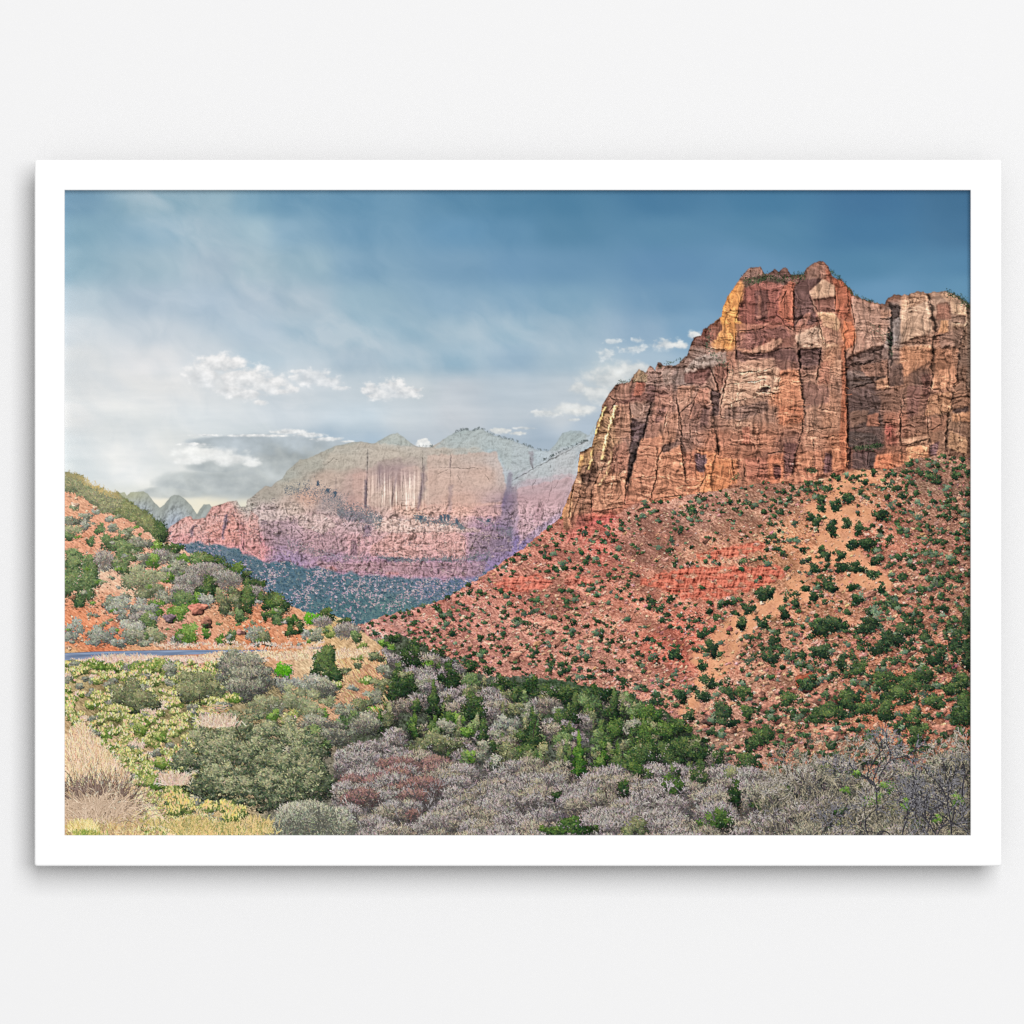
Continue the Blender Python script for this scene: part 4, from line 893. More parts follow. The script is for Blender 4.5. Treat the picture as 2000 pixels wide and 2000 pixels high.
for L, wd, k in [
    ([(1558, 664), (1562, 717), (1565, 765), (1573, 806), (1568, 828), (1561, 863), (1552, 894), (1547, 930)], 2.6, 0.80),
    ([(1811, 572), (1821, 598), (1826, 646), (1822, 670)], 5.0, 0.80), ([(1822, 660), (1821, 693), (1821, 741), (1812, 792)], 2.4, 0.75),
    ([(1890, 592), (1888, 634), (1876, 669), (1868, 741), (1858, 796), (1849, 842), (1846, 888)], 2.4, 0.7),
    ([(1738, 593), (1742, 622), (1740, 657), (1742, 693), (1738, 720)], 3.4, 0.7), ([(1648, 640), (1651, 693), (1655, 812), (1656, 851), (1653, 918)], 2.2, 0.6),
    ([(1549, 552), (1551, 648)], 2.0, 0.5), ([(1389, 717), (1401, 758), (1408, 782)], 2.2, 0.65), ([(1421, 724), (1414, 752), (1405, 778), (1402, 790)], 2.0, 0.6),
    ([(1391, 782), (1396, 837), (1403, 871), (1392, 907), (1386, 950)], 3.6, 0.65), ([(1323, 782), (1328, 837), (1334, 880), (1338, 920), (1345, 960)], 2.6, 0.6),
    ([(1275, 790), (1258, 837), (1242, 882), (1231, 928), (1226, 970)], 5.5, 0.55), ([(1228, 782), (1231, 825), (1234, 860)], 1.8, 0.5), ([(1283, 871), (1281, 939), (1271, 978)], 2.0, 0.55),
    ([(1594, 676), (1601, 700), (1597, 745)], 2.0, 0.6), ([(1766, 770), (1757, 840), (1762, 900)], 2.4, 0.55), ([(1440, 760), (1447, 800), (1440, 850)], 1.4, 0.4), ([(1480, 822), (1484, 870), (1478, 930)], 1.6, 0.4),
    ([(1586, 800), (1590, 860), (1583, 920)], 1.6, 0.42), ([(1700, 640), (1704, 690)], 1.2, 0.3), ([(1364, 800), (1360, 850), (1371, 905)], 1.8, 0.45), ([(1208, 860), (1198, 920), (1192, 985)], 1.8, 0.5), ([(1165, 880), (1150, 940), (1128, 1015)], 2.0, 0.5), ([(1150, 900), (1132, 960), (1112, 1030)], 2.2, 0.55),
    ([(1300, 800), (1304, 850)], 1.4, 0.4), ([(1812, 800), (1814, 850), (1808, 900)], 1.4, 0.5), ([(1873, 780), (1876, 830), (1870, 880)], 1.6, 0.45), ([(1620, 700), (1624, 760), (1618, 820)], 1.2, 0.35), ([(1523, 740), (1526, 800)], 1.2, 0.35)]:
    L = np.array(L, f32)
    px = np.interp(y, L[:, 1], L[:, 0]) + 4.2 * fbm(x / 40, y / 12, 4, 103, 0.6)
    ww = 0.8 * wd * np.clip(0.75 + 1.6 * fbm(x / 60, y / 9, 3, 104), 0.12, 1.7)
    mk = np.exp(-((x - px) / ww) ** 2) * sst(L[0, 1] - 3, L[0, 1] + 5, y) * sst(L[-1, 1] + 4, L[-1, 1] - 8, y)
    c = c * (1 - 0.75 * k * mk)[..., None]
    mk = np.exp(-((x - px + ww * 2.0) / ww) ** 2) * sst(L[0, 1] - 3, L[0, 1] + 5, y) * sst(L[-1, 1] + 4, L[-1, 1] - 8, y)
    c = c * (1 + 0.16 * mk)[..., None]
c = c - (np.exp(-((y - top - 1.0) / 2.0) ** 2) * 26)[..., None]
c = c * (1 - 0.58 * hl_ * np.clip(0.55 + 1.5 * fbm(x / 9, y / 9, 3, 302), 0.0, 1))[..., None]
g_ = c.mean(-1, keepdims=True)
lm_ = g_ / 118.0
c = g_ + (c - g_) * 0.94
c = c * 0.76 + 0.24 * lm_ * np.array((164, 104, 80), f32) + 2
over(sl, m, c)
# little ledge strokes following the bedding
N = 2200
sx_ = r.uniform(1100, 1896, N)
sy_ = r.uniform(560, 1000, N)
lo_ = np.interp(sx_, cs[:, 0], cs[:, 1]) + 12
hi_ = np.interp(sx_, cb[:, 0], cb[:, 1]) - 6
k = (sy_ > lo_) & (sy_ < hi_) & (fbm(sx_ / 50, sy_ / 40, 3, 105) + 0.25 * sst(600, 760, sy_) > 0.06)
sx_, sy_ = sx_[k], sy_[k]
N = len(sx_)
base = img[np.clip((sy_ - Y0).astype(int), 0, H - 1), np.clip((sx_ - X0).astype(int), 0, W - 1)]
lt = r.random(N) < 0.45
col = np.where(lt[:, None], base * 1.20 + np.array((8, 6, 4), f32), base * 0.62)
ang = np.where(r.random(N) < 0.72, r.normal(-0.06 + 0.10, 0.16, N), r.normal(1.5, 0.25, N))
strokes(sx_, sy_, ang, r.uniform(3, 13, N), col, r.normal(0, 0.5, N), 1, 0.62)
# scrub on the cliff's ledges and rim
belt([(1452, 545), (1480, 550), (1500, 540), (1545, 545), (1570, 538)], 420, 4, 'talus', 2.4, 0.8, 11)
belt([(1620, 528), (1645, 548), (1668, 578), (1712, 590)], 160, 2, 'talus', 2.2, 0.8, 12)
belt([(1845, 572), (1876, 584), (1896, 600)], 220, 4, 'talus', 2.4, 0.8, 13)
belt([(1207, 747), (1240, 744), (1300, 712), (1335, 700)], 90, 2, 'talus', 2.2, 0.8, 14)
belt([(1668, 876), (1700, 872), (1722, 870)], 260, 3, 'talus', 2.4, 0.85, 15)
belt([(1575, 918), (1596, 920)], 140, 3, 'talus', 2.4, 0.85, 16)
belt([(1390, 640), (1380, 680), (1400, 700), (1430, 720)], 160, 6, 'talusb', 2.2, 0.7, 17)
belt([(1700, 640), (1738, 660), (1742, 700)], 90, 5, 'talusb', 2.2, 0.6, 18)
belt([(1430, 935), (1445, 930)], 60, 4, 'talus', 2.2, 0.8, 19)

# ---- boulder slope under the cliff
te = np.array([(690, 1224), (706, 1219), (753, 1202), (810, 1188), (863, 1172), (915, 1142), (947, 1122), (1000, 1085), (1023, 1069), (1057, 1040), (1080, 1022), (1092, 1012), (1100, 1010)], f32)
roi = (int(680 - X0), int(880 - Y0), W, int(1560 - Y0))
sl = (slice(roi[1], roi[3]), slice(roi[0], roi[2]))
x, y = X[sl], Y[sl]
top = np.where(x < 1100, np.interp(x, te[:, 0], te[:, 1]), np.interp(x, cb[:, 0], cb[:, 1])).astype(f32) + 4 * fbm(x / 12, y / 12, 3, 110)
m = sst(-0.8, 0.8, y - top)
tal = field([(760, 1220, 196, 146, 136), (850, 1230, 196, 138, 124), (900, 1190, 192, 134, 120), (1000, 1120, 190, 130, 114), (1100, 1050, 188, 126, 110), (1150, 1030, 192, 112, 100), (1250, 1020, 178, 130, 114), (1350, 1000, 170, 130, 114),
             (1500, 970, 168, 128, 108), (1650, 950, 190, 140, 110), (1850, 930, 150, 118, 100), (1100, 1150, 192, 132, 114), (1250, 1200, 192, 132, 112), (1300, 1260, 200, 118, 100), (1000, 1260, 198, 142, 126), (1150, 1300, 192, 138, 120),
             (1250, 1340, 188, 136, 118), (1400, 1080, 190, 138, 114), (1550, 1060, 200, 146, 112), (1700, 1060, 186, 128, 106), (1850, 1080, 156, 114, 96), (1600, 1180, 196, 142, 112), (1750, 1200, 176, 126, 104), (1880, 1250, 150, 110, 88),
             (1550, 1300, 186, 136, 112), (1750, 1380, 188, 128, 98), (1880, 1400, 168, 116, 92), (1450, 1420, 182, 138, 118), (1600, 1480, 172, 130, 108), (1400, 1480, 160, 130, 112), (1850, 1500, 164, 118, 96)], 70, roi)
tal = tal + (fbm(x / 40, y / 30, 4, 111) * 26)[..., None] * np.array((1, 0.8, 0.7), f32)
ru = (x * 0.85 + y * 0.5)
rv = (-x * 0.5 + y * 0.85)
tal = tal + (fbm(ru / 6, rv / 3, 4, 112, 0.65) * 66)[..., None] * np.array((1.0, 0.92, 0.85), f32)
redp = sst(0.10, 0.40, fbm(x / 90 + 3, y / 34, 3, 113))
tal += (np.array((206, 120, 100), f32) - tal) * (0.16 * redp)[..., None]
g_ = tal.mean(-1, keepdims=True)
tal = (g_ + (tal - g_) * 0.96) * np.array((0.98, 0.95, 0.93), f32)
tal = tal * (1 + 0.34 * fbm(ru / 120, rv / 26, 4, 340))[..., None]
over(sl, m, tal)
SAND = [z4([(560, 880), (640, 830), (740, 760), (800, 640), (920, 590), (1180, 600), (1200, 660), (1000, 720), (880, 760), (880, 860), (1110, 880), (1130, 990), (980, 1020), (940, 1110), (1010, 1240), (1060, 1310), (1200, 1400), (1290, 1530), (1200, 1560), (980, 1560), (800, 1550), (900, 1450), (760, 1340), (660, 1240), (680, 1120), (760, 1020), (640, 990), (560, 930)]),
        z4([(400, 1480), (560, 1380), (480, 1280), (700, 1180), (720, 1330), (560, 1440), (620, 1640), (430, 1650)]),
        [(1428, 1200), (1470, 1185), (1510, 1160), (1545, 1165), (1512, 1205), (1452, 1252), (1417, 1320), (1384, 1345), (1354, 1400), (1334, 1412), (1325, 1388), (1345, 1360), (1366, 1318), (1345, 1290), (1362, 1268)]]
for i, p in enumerate(SAND):
    s2, mk = poly(p, 10, 22, 120 + i, 3)
    cc_ = np.array((220, 160, 122), f32) + (fbm(X[s2] / 30, Y[s2] / 18, 4, 123) * 16 + fbm(X[s2] / 4, Y[s2] / 2.4, 3, 124) * 18)[..., None]
    img[s2] += (cc_ - img[s2]) * (mk * np.clip(0.86 + 0.5 * fbm(X[s2] / 22, Y[s2] / 22, 3, 125), 0, 1))[..., None]
sandm = np.zeros((H, W), f32)
for i, p in enumerate(SAND):
    s2, mk = poly(p, 10, 22, 120 + i, 3)
    sandm[s2] = np.maximum(sandm[s2], mk)


def at(a, xs, ys):
    return a[np.clip((ys - Y0).astype(int), 0, H - 1), np.clip((xs - X0).astype(int), 0, W - 1)]


def talmask(xs, ys):
    t_ = np.where(xs < 1100, np.interp(xs, te[:, 0], te[:, 1]), np.interp(xs, cb[:, 0], cb[:, 1]))
    return ys > t_ + 1


# loose stones
rg = np.random.default_rng(77)
N = 15000
cx = rg.uniform(700, 1897, N)
cy = rg.uniform(890, 1520, N)
k = talmask(cx, cy) & (at(sandm, cx, cy) < rg.uniform(0.05, 1.6, N))
cx, cy = cx[k], cy[k]
N = len(cx)
near = np.clip((cy - 950) / 500 + (cx - 1000) / 2200, 0, 1)
rad = (1.2 + 1.7 * near) * np.exp(rg.normal(0, 0.42, N))
rad = np.minimum(rad, 7)
bc = at(img, cx, cy)
col = bc * 0.45 + np.array((206, 152, 130), f32) * 0.55
col = col * rg.normal(1.06, 0.13, (N, 1)) + rg.normal(0, 6, (N, 3))
rocks(cx, cy, rad, rg.uniform(0.45, 0.8, N), rg.normal(-0.35, 0.4, N), col, 5)
n_ = 9000
gx_ = rg.uniform(700, 1897, n_)
gy_ = rg.uniform(890, 1520, n_)
k = talmask(gx_, gy_) & (at(sandm, gx_, gy_) < rg.uniform(0, 2.4, n_))
strokes(gx_[k], gy_[k], rg.normal(-.5, .5, k.sum()), rg.uniform(1.5, 4.5, k.sum()), np.array((104, 70, 62), f32) + rg.normal(0, 12, (k.sum(), 1)), 0, 1, 0.7)
# bigger blocks
N = 230
cx = rg.uniform(760, 1895, N)
cy = rg.uniform(960, 1500, N)
k = talmask(cx, cy - 10) & (at(sandm, cx, cy) < 0.3)
cx, cy = cx[k], cy[k]
N = len(cx)
rad = np.clip((3.6 + 3.6 * np.clip((cy - 1000) / 450, 0, 1)) * np.exp(rg.normal(0, 0.35, N)), 3, 13)
col = np.array((204, 146, 124), f32) * rg.normal(1.0, 0.09, (N, 1)) + rg.normal(0, 5, (N, 3))
rocks(cx, cy, rad, rg.uniform(0.45, 0.75, N), rg.normal(-0.45, 0.3, N), col, 6, 0.5)
nb = np.array([(1065, 1222, 17, 0.42, -0.75), (1095, 1250, 20, 0.3, -0.75), (1165, 1236, 11, 0.7, 0.1), (1225, 1257, 11, 0.6, 0.1), (1125, 1285, 13, 0.5, 0.2), (1160, 1050, 13, 0.55, -0.6), (1250, 993, 8, 0.7, -0.6), (1272, 995, 8, 0.7, 0), (1286, 1003, 9, 0.6, -0.6), (1378, 1052, 13, 0.6, -0.5), (1150, 1063, 7, .5, -.4),
               (1235, 1326, 11, 0.6, 0.1), (1003, 1284, 16, 0.75, 0), (1285, 1300, 9, .6, 0), (930, 1294, 10, .5, -.6), (1612, 1364, 26, .66, -.25), (1500, 1382, 18, .6, -.2), (1518, 1404, 15, .62, -.7), (1481, 1355, 15, .62, 0), (1656, 1350, 14, .6, -.2), (1676, 1325, 11, .6, -.1), (1716, 1344, 14, .5, -.8), (1836, 1394, 16, .5, -.5), (1775, 1276, 26, .36, -.6), (1750, 1302, 18, .3, -.5), (1850, 1290, 16, .3, -.5), (1425, 1423, 18, .5, -.1), (1630, 1434, 30, .5, -.2), (1848, 1426, 24, .5, 0), (1566, 1392, 14, .5, 0), (1668, 1232, 14, .5, -.5), (1700, 1160, 14, .5, -.3)], f32)
rocks(nb[:, 0], nb[:, 1], nb[:, 2], nb[:, 3], nb[:, 4], np.array((202, 142, 120), f32) * rg.normal(1.0, 0.06, (len(nb), 1)), 8, 0.5)
rocks(np.array([1573., 1586., 1392., 1384.]), np.array([1331., 1336., 1398., 1408.]), np.array([20., 15., 19., 13.]), np.array([.85, .8, .6, .8]), np.array([-.9, -.9, -.2, .3]), np.array([(150, 88, 66), (140, 88, 72), (176, 122, 104), (110, 82, 74)], f32), 9, 0.35)

# red ledges in the slope
LEDGE = [([(1250, 1132), (1290, 1120), (1330, 1108), (1440, 1105), (1500, 1103), (1525, 1106), (1531, 1120), (1515, 1138), (1480, 1150), (1440, 1160), (1380, 1174), (1345, 1170), (1290, 1152), (1254, 1142)], (192, 106, 86)),
         ([(1355, 1084), (1400, 1069), (1440, 1061), (1490, 1058), (1496, 1072), (1440, 1086), (1400, 1092), (1360, 1092)], (198, 112, 90)),
         ([(962, 1138), (1000, 1125), (1050, 1122), (1078, 1135), (1066, 1150), (1000, 1160), (975, 1154)], (194, 110, 92)),
         ([(1100, 1130), (1130, 1124), (1156, 1130), (1160, 1142), (1112, 1146)], (192, 116, 98)), ([(1150, 1018), (1190, 1008), (1215, 1008), (1200, 1018), (1152, 1028)], (178, 96, 88)),
         ([(1100, 1040), (1130, 1030), (1165, 1030), (1140, 1050), (1110, 1056)], (196, 116, 102))]
for i, (p, col) in enumerate(LEDGE):
    s2, mk = poly(p, 9, 13, 130 + i, 1)
    x_, y_ = X[s2], Y[s2]
    hl = 5 * terr(fbm(x_ / 11 + y_ / 50, y_ / 40, 3, 136), 4, .4) + 4 * terr(fbm(x_ / 60, y_ / 8, 3, 137), 5, .5) + 1.4 * fbm(x_ / 5, y_ / 4, 3, 138)
    k_ = relief(hl, k=0.95)
    k_ = np.clip(k_ / k_.mean(), .4, 1.3) * (1 + 0.12 * fbm(x_ / 30, y_ / 8, 3, 139))
    cc_ = np.asarray(col, f32) * k_[..., None] ** np.array((.85, 1.05, 1.1), f32)
    img[s2] += (cc_ - img[s2]) * (mk * sst(-0.42, -0.05, fbm(x_ / 16, y_ / 10, 3, 342)))[..., None]
strokes(np.linspace(1290, 1500, 70), np.interp(np.linspace(1290, 1500, 70), [1290, 1380, 1500], [1150, 1149, 1143]) + rg.normal(0, .6, 70), 0.0, 5, (92, 48, 46), 0, 2, 0.8)
strokes(np.linspace(975, 1060, 22), 1156 + rg.normal(0, .8, 22), 0.0, 4, (104, 52, 48), 0, 1, 0.7)

# shrubs on the slope
N = 12500
cx = rg.uniform(700, 1900, N)
cy = rg.uniform(885, 1520, N)
den = 0.30 + 0.45 * fbm(cx / 70, cy / 55, 3, 140) + 0.75 * fbm((cx * .85 + cy * .5) / 34, (cy * .85 - cx * .5) / 15, 3, 341) + 0.26 * sst(1380, 1750, cx) + 0.26 * np.exp(-((cy - np.interp(cx, cb[:, 0], cb[:, 1]) - 24) / 26) ** 2) * (cx > 1180)
den = den + 0.20 * sst(1300, 900, cx)
inled = np.zeros(N, bool)
for p, _ in LEDGE[:4]:
    q = np.array(p)
    inled |= (cx > q[:, 0].min()) & (cx < q[:, 0].max()) & (cy > q[:, 1].min() + 4) & (cy < q[:, 1].max() - 6)
k = talmask(cx, cy + 2) & (rg.random(N) < den) & ~(inled & (rg.random(N) < 0.93)) & (rg.random(N) > at(sandm, cx, cy) * 0.72)
cx, cy = cx[k], cy[k]
N = len(cx)
near = np.clip((cy - 950) / 620 + (cx - 1000) / 1700, 0, 1)
rx = (2.3 + 3.1 * near) * np.exp(rg.normal(0.0, 0.46, N))
ry = rx * rg.uniform(0.66, 1.0, N)
pal = np.where((rg.random(N) < 0.22)[:, None, None], np.array(PAL['talusb'], f32), np.array(PAL['talus'], f32)) * rg.normal(1.0, 0.10, (N, 1, 1))
big = rx > 5.2
shrubs(cx[~big], cy[~big], rx[~big], ry[~big], pal[~big], 26, 2.0, 2, 21, 0.55)
shrubs(cx[big], cy[big], rx[big], ry[big], pal[big], 62, 2.4, 2, 22, 0.55)
for a_ in z4([(915, 815, 50, 50), (805, 870, 38, 45), (770, 1050, 42, 62), (1000, 1070, 42, 50), (900, 1015, 40, 42), (1170, 940, 60, 55), (610, 970, 42, 36), (650, 1020, 30, 34), (690, 890, 36, 40), (1050, 680, 30, 28), (690, 825, 30, 28), (940, 1190, 56, 44), (1050, 1180, 60, 66), (840, 1280, 38, 42), (540, 1240, 28, 26), (690, 1245, 36, 36), (730, 1290, 48, 40), (620, 1390, 50, 36), (760, 1540, 54, 46), (850, 1380, 60, 50), (950, 1380, 66, 48), (1095, 1440, 34, 38), (1150, 1440, 28, 28), (1120, 1330, 30, 36), (480, 1670, 34, 34), (210, 1600, 70, 60), (270, 1570, 40, 40), (105, 1720, 50, 44), (380, 1750, 52, 50), (205, 1840, 42, 40), (30, 1840, 46, 50), (620, 1620, 40, 36), (800, 1850, 60, 60), (680, 1880, 70, 60), (1070, 1830, 66, 60), (1180, 1550, 34, 40), (980, 1640, 44, 42), (560, 1550, 40, 30)]):
    bush(a_[0], a_[1], a_[2] * KB, a_[3] * KB, 'talus', 1.7, 2.4, wid=2)
for a_ in zz(1000, 1200, KA, [(1710, 290, 60, 75), (1640, 170, 50, 42), (1630, 440, 46, 44), (1450, 700, 60, 70), (1230, 740, 60, 60), (1400, 340, 50, 60), (1680, 580, 60, 70), (1620, 700, 70, 60), (1820, 860, 90, 90), (1840, 930, 90, 50), (1880, 680, 60, 60), (1520, 880, 40, 60)]):
    bush(a_[0], a_[1], a_[2] * KA, a_[3] * KA, 'talus', 1.6, 2.4, wid=2)
for a_ in zz(1440, 1200, KB, [(300, 200, 56, 56), (260, 360, 70, 60), (680, 310, 100, 60), (690, 110, 70, 60), (800, 80, 110, 50), (1050, 120, 70, 60), (1160, 290, 60, 60), (1260, 200, 110, 60), (1380, 140, 80, 50), (860, 390, 46, 56), (980, 450, 80, 60), (1230, 550, 120, 90), (1400, 580, 130, 90), (1300, 660, 120, 60), (920, 700, 100, 90), (760, 790, 120, 60), (680, 840, 100, 60), (1050, 770, 90, 60), (1210, 790, 80, 80), (1540, 480, 80, 70), (1620, 340, 110, 70), (1620, 720, 70, 70), (1850, 780, 110, 160), (1770, 610, 90, 50), (1800, 220, 80, 90), (1490, 970, 90, 80), (1440, 850, 70, 70), (1850, 340, 90, 120), (60, 640, 70, 50), (90, 800, 60, 70), (200, 1000, 90, 80), (110, 1060, 60, 70), (60, 1200, 90, 90), (1850, 540, 60, 60), (1900, 60, 60, 90), (420, 700, 80, 60)]):
    bush(a_[0], a_[1], a_[2] * KB, a_[3] * KB, 'dgreen' if a_[1] > 1300 else 'talus', 1.4, 2.6, wid=2)

# ---- woods in the draw
wt = np.array([(674, 1240), (700, 1243), (737, 1252), (780, 1236), (829, 1262), (886, 1290), (915, 1312), (965, 1321), (1000, 1319), (1057, 1323), (1114, 1332), (1205, 1348), (1246, 1373), (1303, 1390), (1330, 1412), (1376, 1448), (1398, 1473), (1428, 1496), (1560, 1520), (1900, 1540)], f32)
roi = (int(560 - X0), int(1225 - Y0), W, H)
sl = (slice(roi[1], roi[3]), slice(roi[0], roi[2]))
x, y = X[sl], Y[sl]
top = np.interp(x, wt[:, 0], wt[:, 1]).astype(f32) + 8 * fbm(x / 16, y / 16, 3, 150)
m = sst(-1, 2, y - top) * sst(600, 640, x + 20 * fbm(x / 20, y / 20, 2, 152))
under = field([(700, 1300, 92, 98, 76), (800, 1330, 74, 84, 66), (900, 1380, 88, 94, 80), (1000, 1380, 84, 92, 76), (1100, 1380, 66, 82, 58), (1250, 1430, 58, 76, 50), (1000, 1450, 92, 96, 84), (1200, 1500, 96, 92, 88), (900, 1560, 92, 86, 88), (1100, 1600, 96, 90, 92), (1400, 1580, 84, 82, 82), (1600, 1600, 66, 70, 62), (1850, 1600, 60, 62, 56), (1650, 1500, 84, 84, 66)], 60, roi)
under = under + (fbm(x / 7, y / 7, 4, 151, 0.6) * 50)[..., None]
over(sl, m, under)

rw = np.random.default_rng(31)


def crown(cx, cy, rx, ry, pal, n, ln=9, rg=rw, dk=(70, 66, 64), fan=1.0):
    """a leafless grey crown: fine twigs arching outward over darkness"""
    a = rg.uniform(-np.pi, 0, n)
    d = np.sqrt(rg.random(n))
    px = cx + np.cos(a) * d * rx
    a = np.where(rg.random(n) < 0.3, -a, a)
    py = cy + np.sin(a) * d * ry + ry * 0.25
    t = 0.34 - 0.40 * d * np.sin(a) - 0.14 * np.cos(a) * d + rg.normal(0, 0.22, n)
    o = np.argsort(t + rg.normal(0, 0.25, n))
    px, py, t, a, d = px[o], py[o], t[o], a[o], d[o]
    col = palmix(np.broadcast_to(np.array(pal, f32), (n, 3, 3)), t) + rg.normal(0, 5, (n, 3))
    dirn = -np.pi / 2 + (a + np.pi / 2) * 0.7 * fan + rg.normal(0, 0.75, n)
    k = n // 3
    strokes(cx + rg.normal(0, .55, k) * rx, cy + ry * 0.3 + rg.normal(0, .3, k) * ry, rg.uniform(-2.6, -.5, k), 7, np.array(dk, f32) + rg.normal(0, 8, (k, 1)), 0.5, 2, 0.6)
    strokes(px, py, dirn, ln * rg.uniform(0.4, 1.2, n), col, rg.normal(0, 0.9, n), 1, 0.9)
    k = n // 3
    strokes(cx + rg.normal(0, .6, k) * rx, cy + ry * .25 + rg.normal(0, .55, k) * ry, rg.uniform(-2.6, -.5, k), rg.uniform(2, 6, k), np.array(dk, f32) * 1.1 + rg.normal(0, 10, (k, 1)), 0.3, 1, 0.8)


TW = ((66, 62, 62), (130, 121, 118), (196, 186, 178))
TWW = ((64, 60, 54), (126, 117, 104), (192, 180, 158))
TWR = ((62, 50, 50), (126, 96, 92), (178, 140, 130))
TWD = ((46, 46, 48), (110, 108, 100), (182, 174, 150))
items = []
# random fill of the draw: evergreens above, grey thicket below
N = 640
cx = rw.uniform(650, 1500, N)
cy = rw.uniform(1250, 1520, N)
for a_, b_ in zip(cx, cy):
    t_ = np.interp(a_, wt[:, 0], wt[:, 1])
    lo = np.interp(a_, [650, 800, 900, 1000, 1100, 1200, 1300, 1430], [1420, 1450, 1490, 1505, 1505, 1515, 1520, 1535])
    if b_ < t_ + 8 or b_ > lo:
        continue
    q = rw.random()
    g = fbm(np.array([a_ / 70.]), np.array([b_ / 50.]), 2, 155)[0]
    grn = sst(950, 1150, a_) * 0.30 - 0.22 * np.exp(-((a_ - 1130) / 90) ** 2 - ((b_ - 1425) / 34) ** 2)
    s_ = rw.uniform(9, 17) * (0.8 + 0.5 * (b_ - 1250) / 250)
    if g + grn + rw.normal(0, 0.25) > 0.05:
        items.append((b_ + s_, 'b', a_, b_, s_ * rw.uniform(.75, 1.1), s_ * rw.uniform(.9, 1.35), rw.choice(['dgreen', 'dgreen', 'dgreen', 'green', 'conif', 'dolive']), rw.random() < 0.5))
    elif q < 0.55:
        items.append((b_ + s_, 'c', a_, b_, s_ * 1.4, s_ * 0.9, TW if rw.random() < .6 else TWW))
    else:
        items.append((b_ + s_, 'b', a_, b_, s_ * 1.2, s_ * .85, rw.choice(['graygr', 'sage', 'dolive', 'green']), False))
# grey thicket
for _ in range(330):
    a_ = rw.uniform(640, 1560)
    b_ = rw.uniform(1470, 1650)
    lo = np.interp(a_, [640, 720, 800, 900, 1000, 1100, 1200, 1300, 1430, 1560], [1470, 1450, 1455, 1480, 1500, 1505, 1505, 1505, 1500, 1530])
    if b_ < lo:
        continue
    s_ = rw.uniform(16, 30)
    red = np.exp(-((a_ - 800) / 60) ** 2 - ((b_ - 1530) / 34) ** 2)
    items.append((b_ + s_ * .4, 'c', a_, b_, s_ * 1.25, s_ * .9, TWR if rw.random() < red * .5 else (TW if rw.random() < .7 else TWW)))
C6 = [(1080, 350, 110, 150, 'dgreen', 0), (1390, 510, 120, 130, 'dgreen', 0), (930, 640, 130, 150, 'dgreen', 0), (1050, 600, 70, 90, 'dgreen', 0), (1260, 740, 105, 200, 'dgreen', 1), (600, 760, 110, 60, 'vivid', 0), (700, 830, 80, 50, 'vivid', 0), (530, 860, 100, 100, 'green', 0),
      (870, 870, 110, 110, 'dolive', 1), (1090, 960, 90, 120, 'conif', 1), (1600, 820, 140, 150, 'dgreen', 0), (1680, 1010, 110, 130, 'dgreen', 1), (1230, 1110, 190, 120, 'dolive', 0), (1460, 920, 70, 60, 'bright', 0), (1540, 1010, 60, 50, 'bright', 0), (1380, 1140, 130, 90, 'dolive', 0), (820, 250, 50, 40, 'bright', 0), (890, 280, 40, 30, 'bright', 0), (920, 210, 60, 40, 'dgreen', 0), (1210, 440, 60, 40, 'bright', 0), (1870, 1230, 120, 130, 'dolive', 0), (1580, 1220, 50, 60, 'bright', 0), (1310, 350, 70, 60, 'dgreen', 0), (1580, 450, 60, 50, 'dgreen', 0), (1730, 480, 60, 40, 'dgreen', 0), (1570, 570, 90, 70, 'green', 0), (1850, 600, 110, 80, 'dgreen', 0), (760, 700, 60, 80, 'dgreen', 0)]
for a_ in zz(560, 1200, KA, C6):
    items.append((a_[1] + a_[3] * KA + 9, 'b', a_[0], a_[1], a_[2] * KA, a_[3] * KA, 'pine' if a_[4] == 'dgreen' else a_[4], bool(a_[5])))
for a_ in zz(560, 1200, KA, [(850, 400, 120, 70), (720, 420, 90, 60), (1200, 580, 90, 60), (1110, 740, 90, 60), (1430, 700, 120, 70), (1780, 750, 110, 60), (760, 1160, 170, 90), (640, 1280, 200, 120), (500, 1260, 160, 100), (900, 1100, 110, 70)]):
    items.append((a_[1] + a_[3] * KA * .5, 'c', a_[0], a_[1], a_[2] * KA, a_[3] * KA, TW))
for a_ in zz(560, 1200, KA, [(950, 1290, 190, 70), (1150, 1470, 190, 90), (640, 1560, 150, 80), (560, 1590, 100, 50), (1080, 1560, 130, 60), (1090, 1720, 60, 40)]):
    items.append((a_[1] + a_[3] * KA + 14, 'c', a_[0], a_[1], a_[2] * KA, a_[3] * KA, TWR))
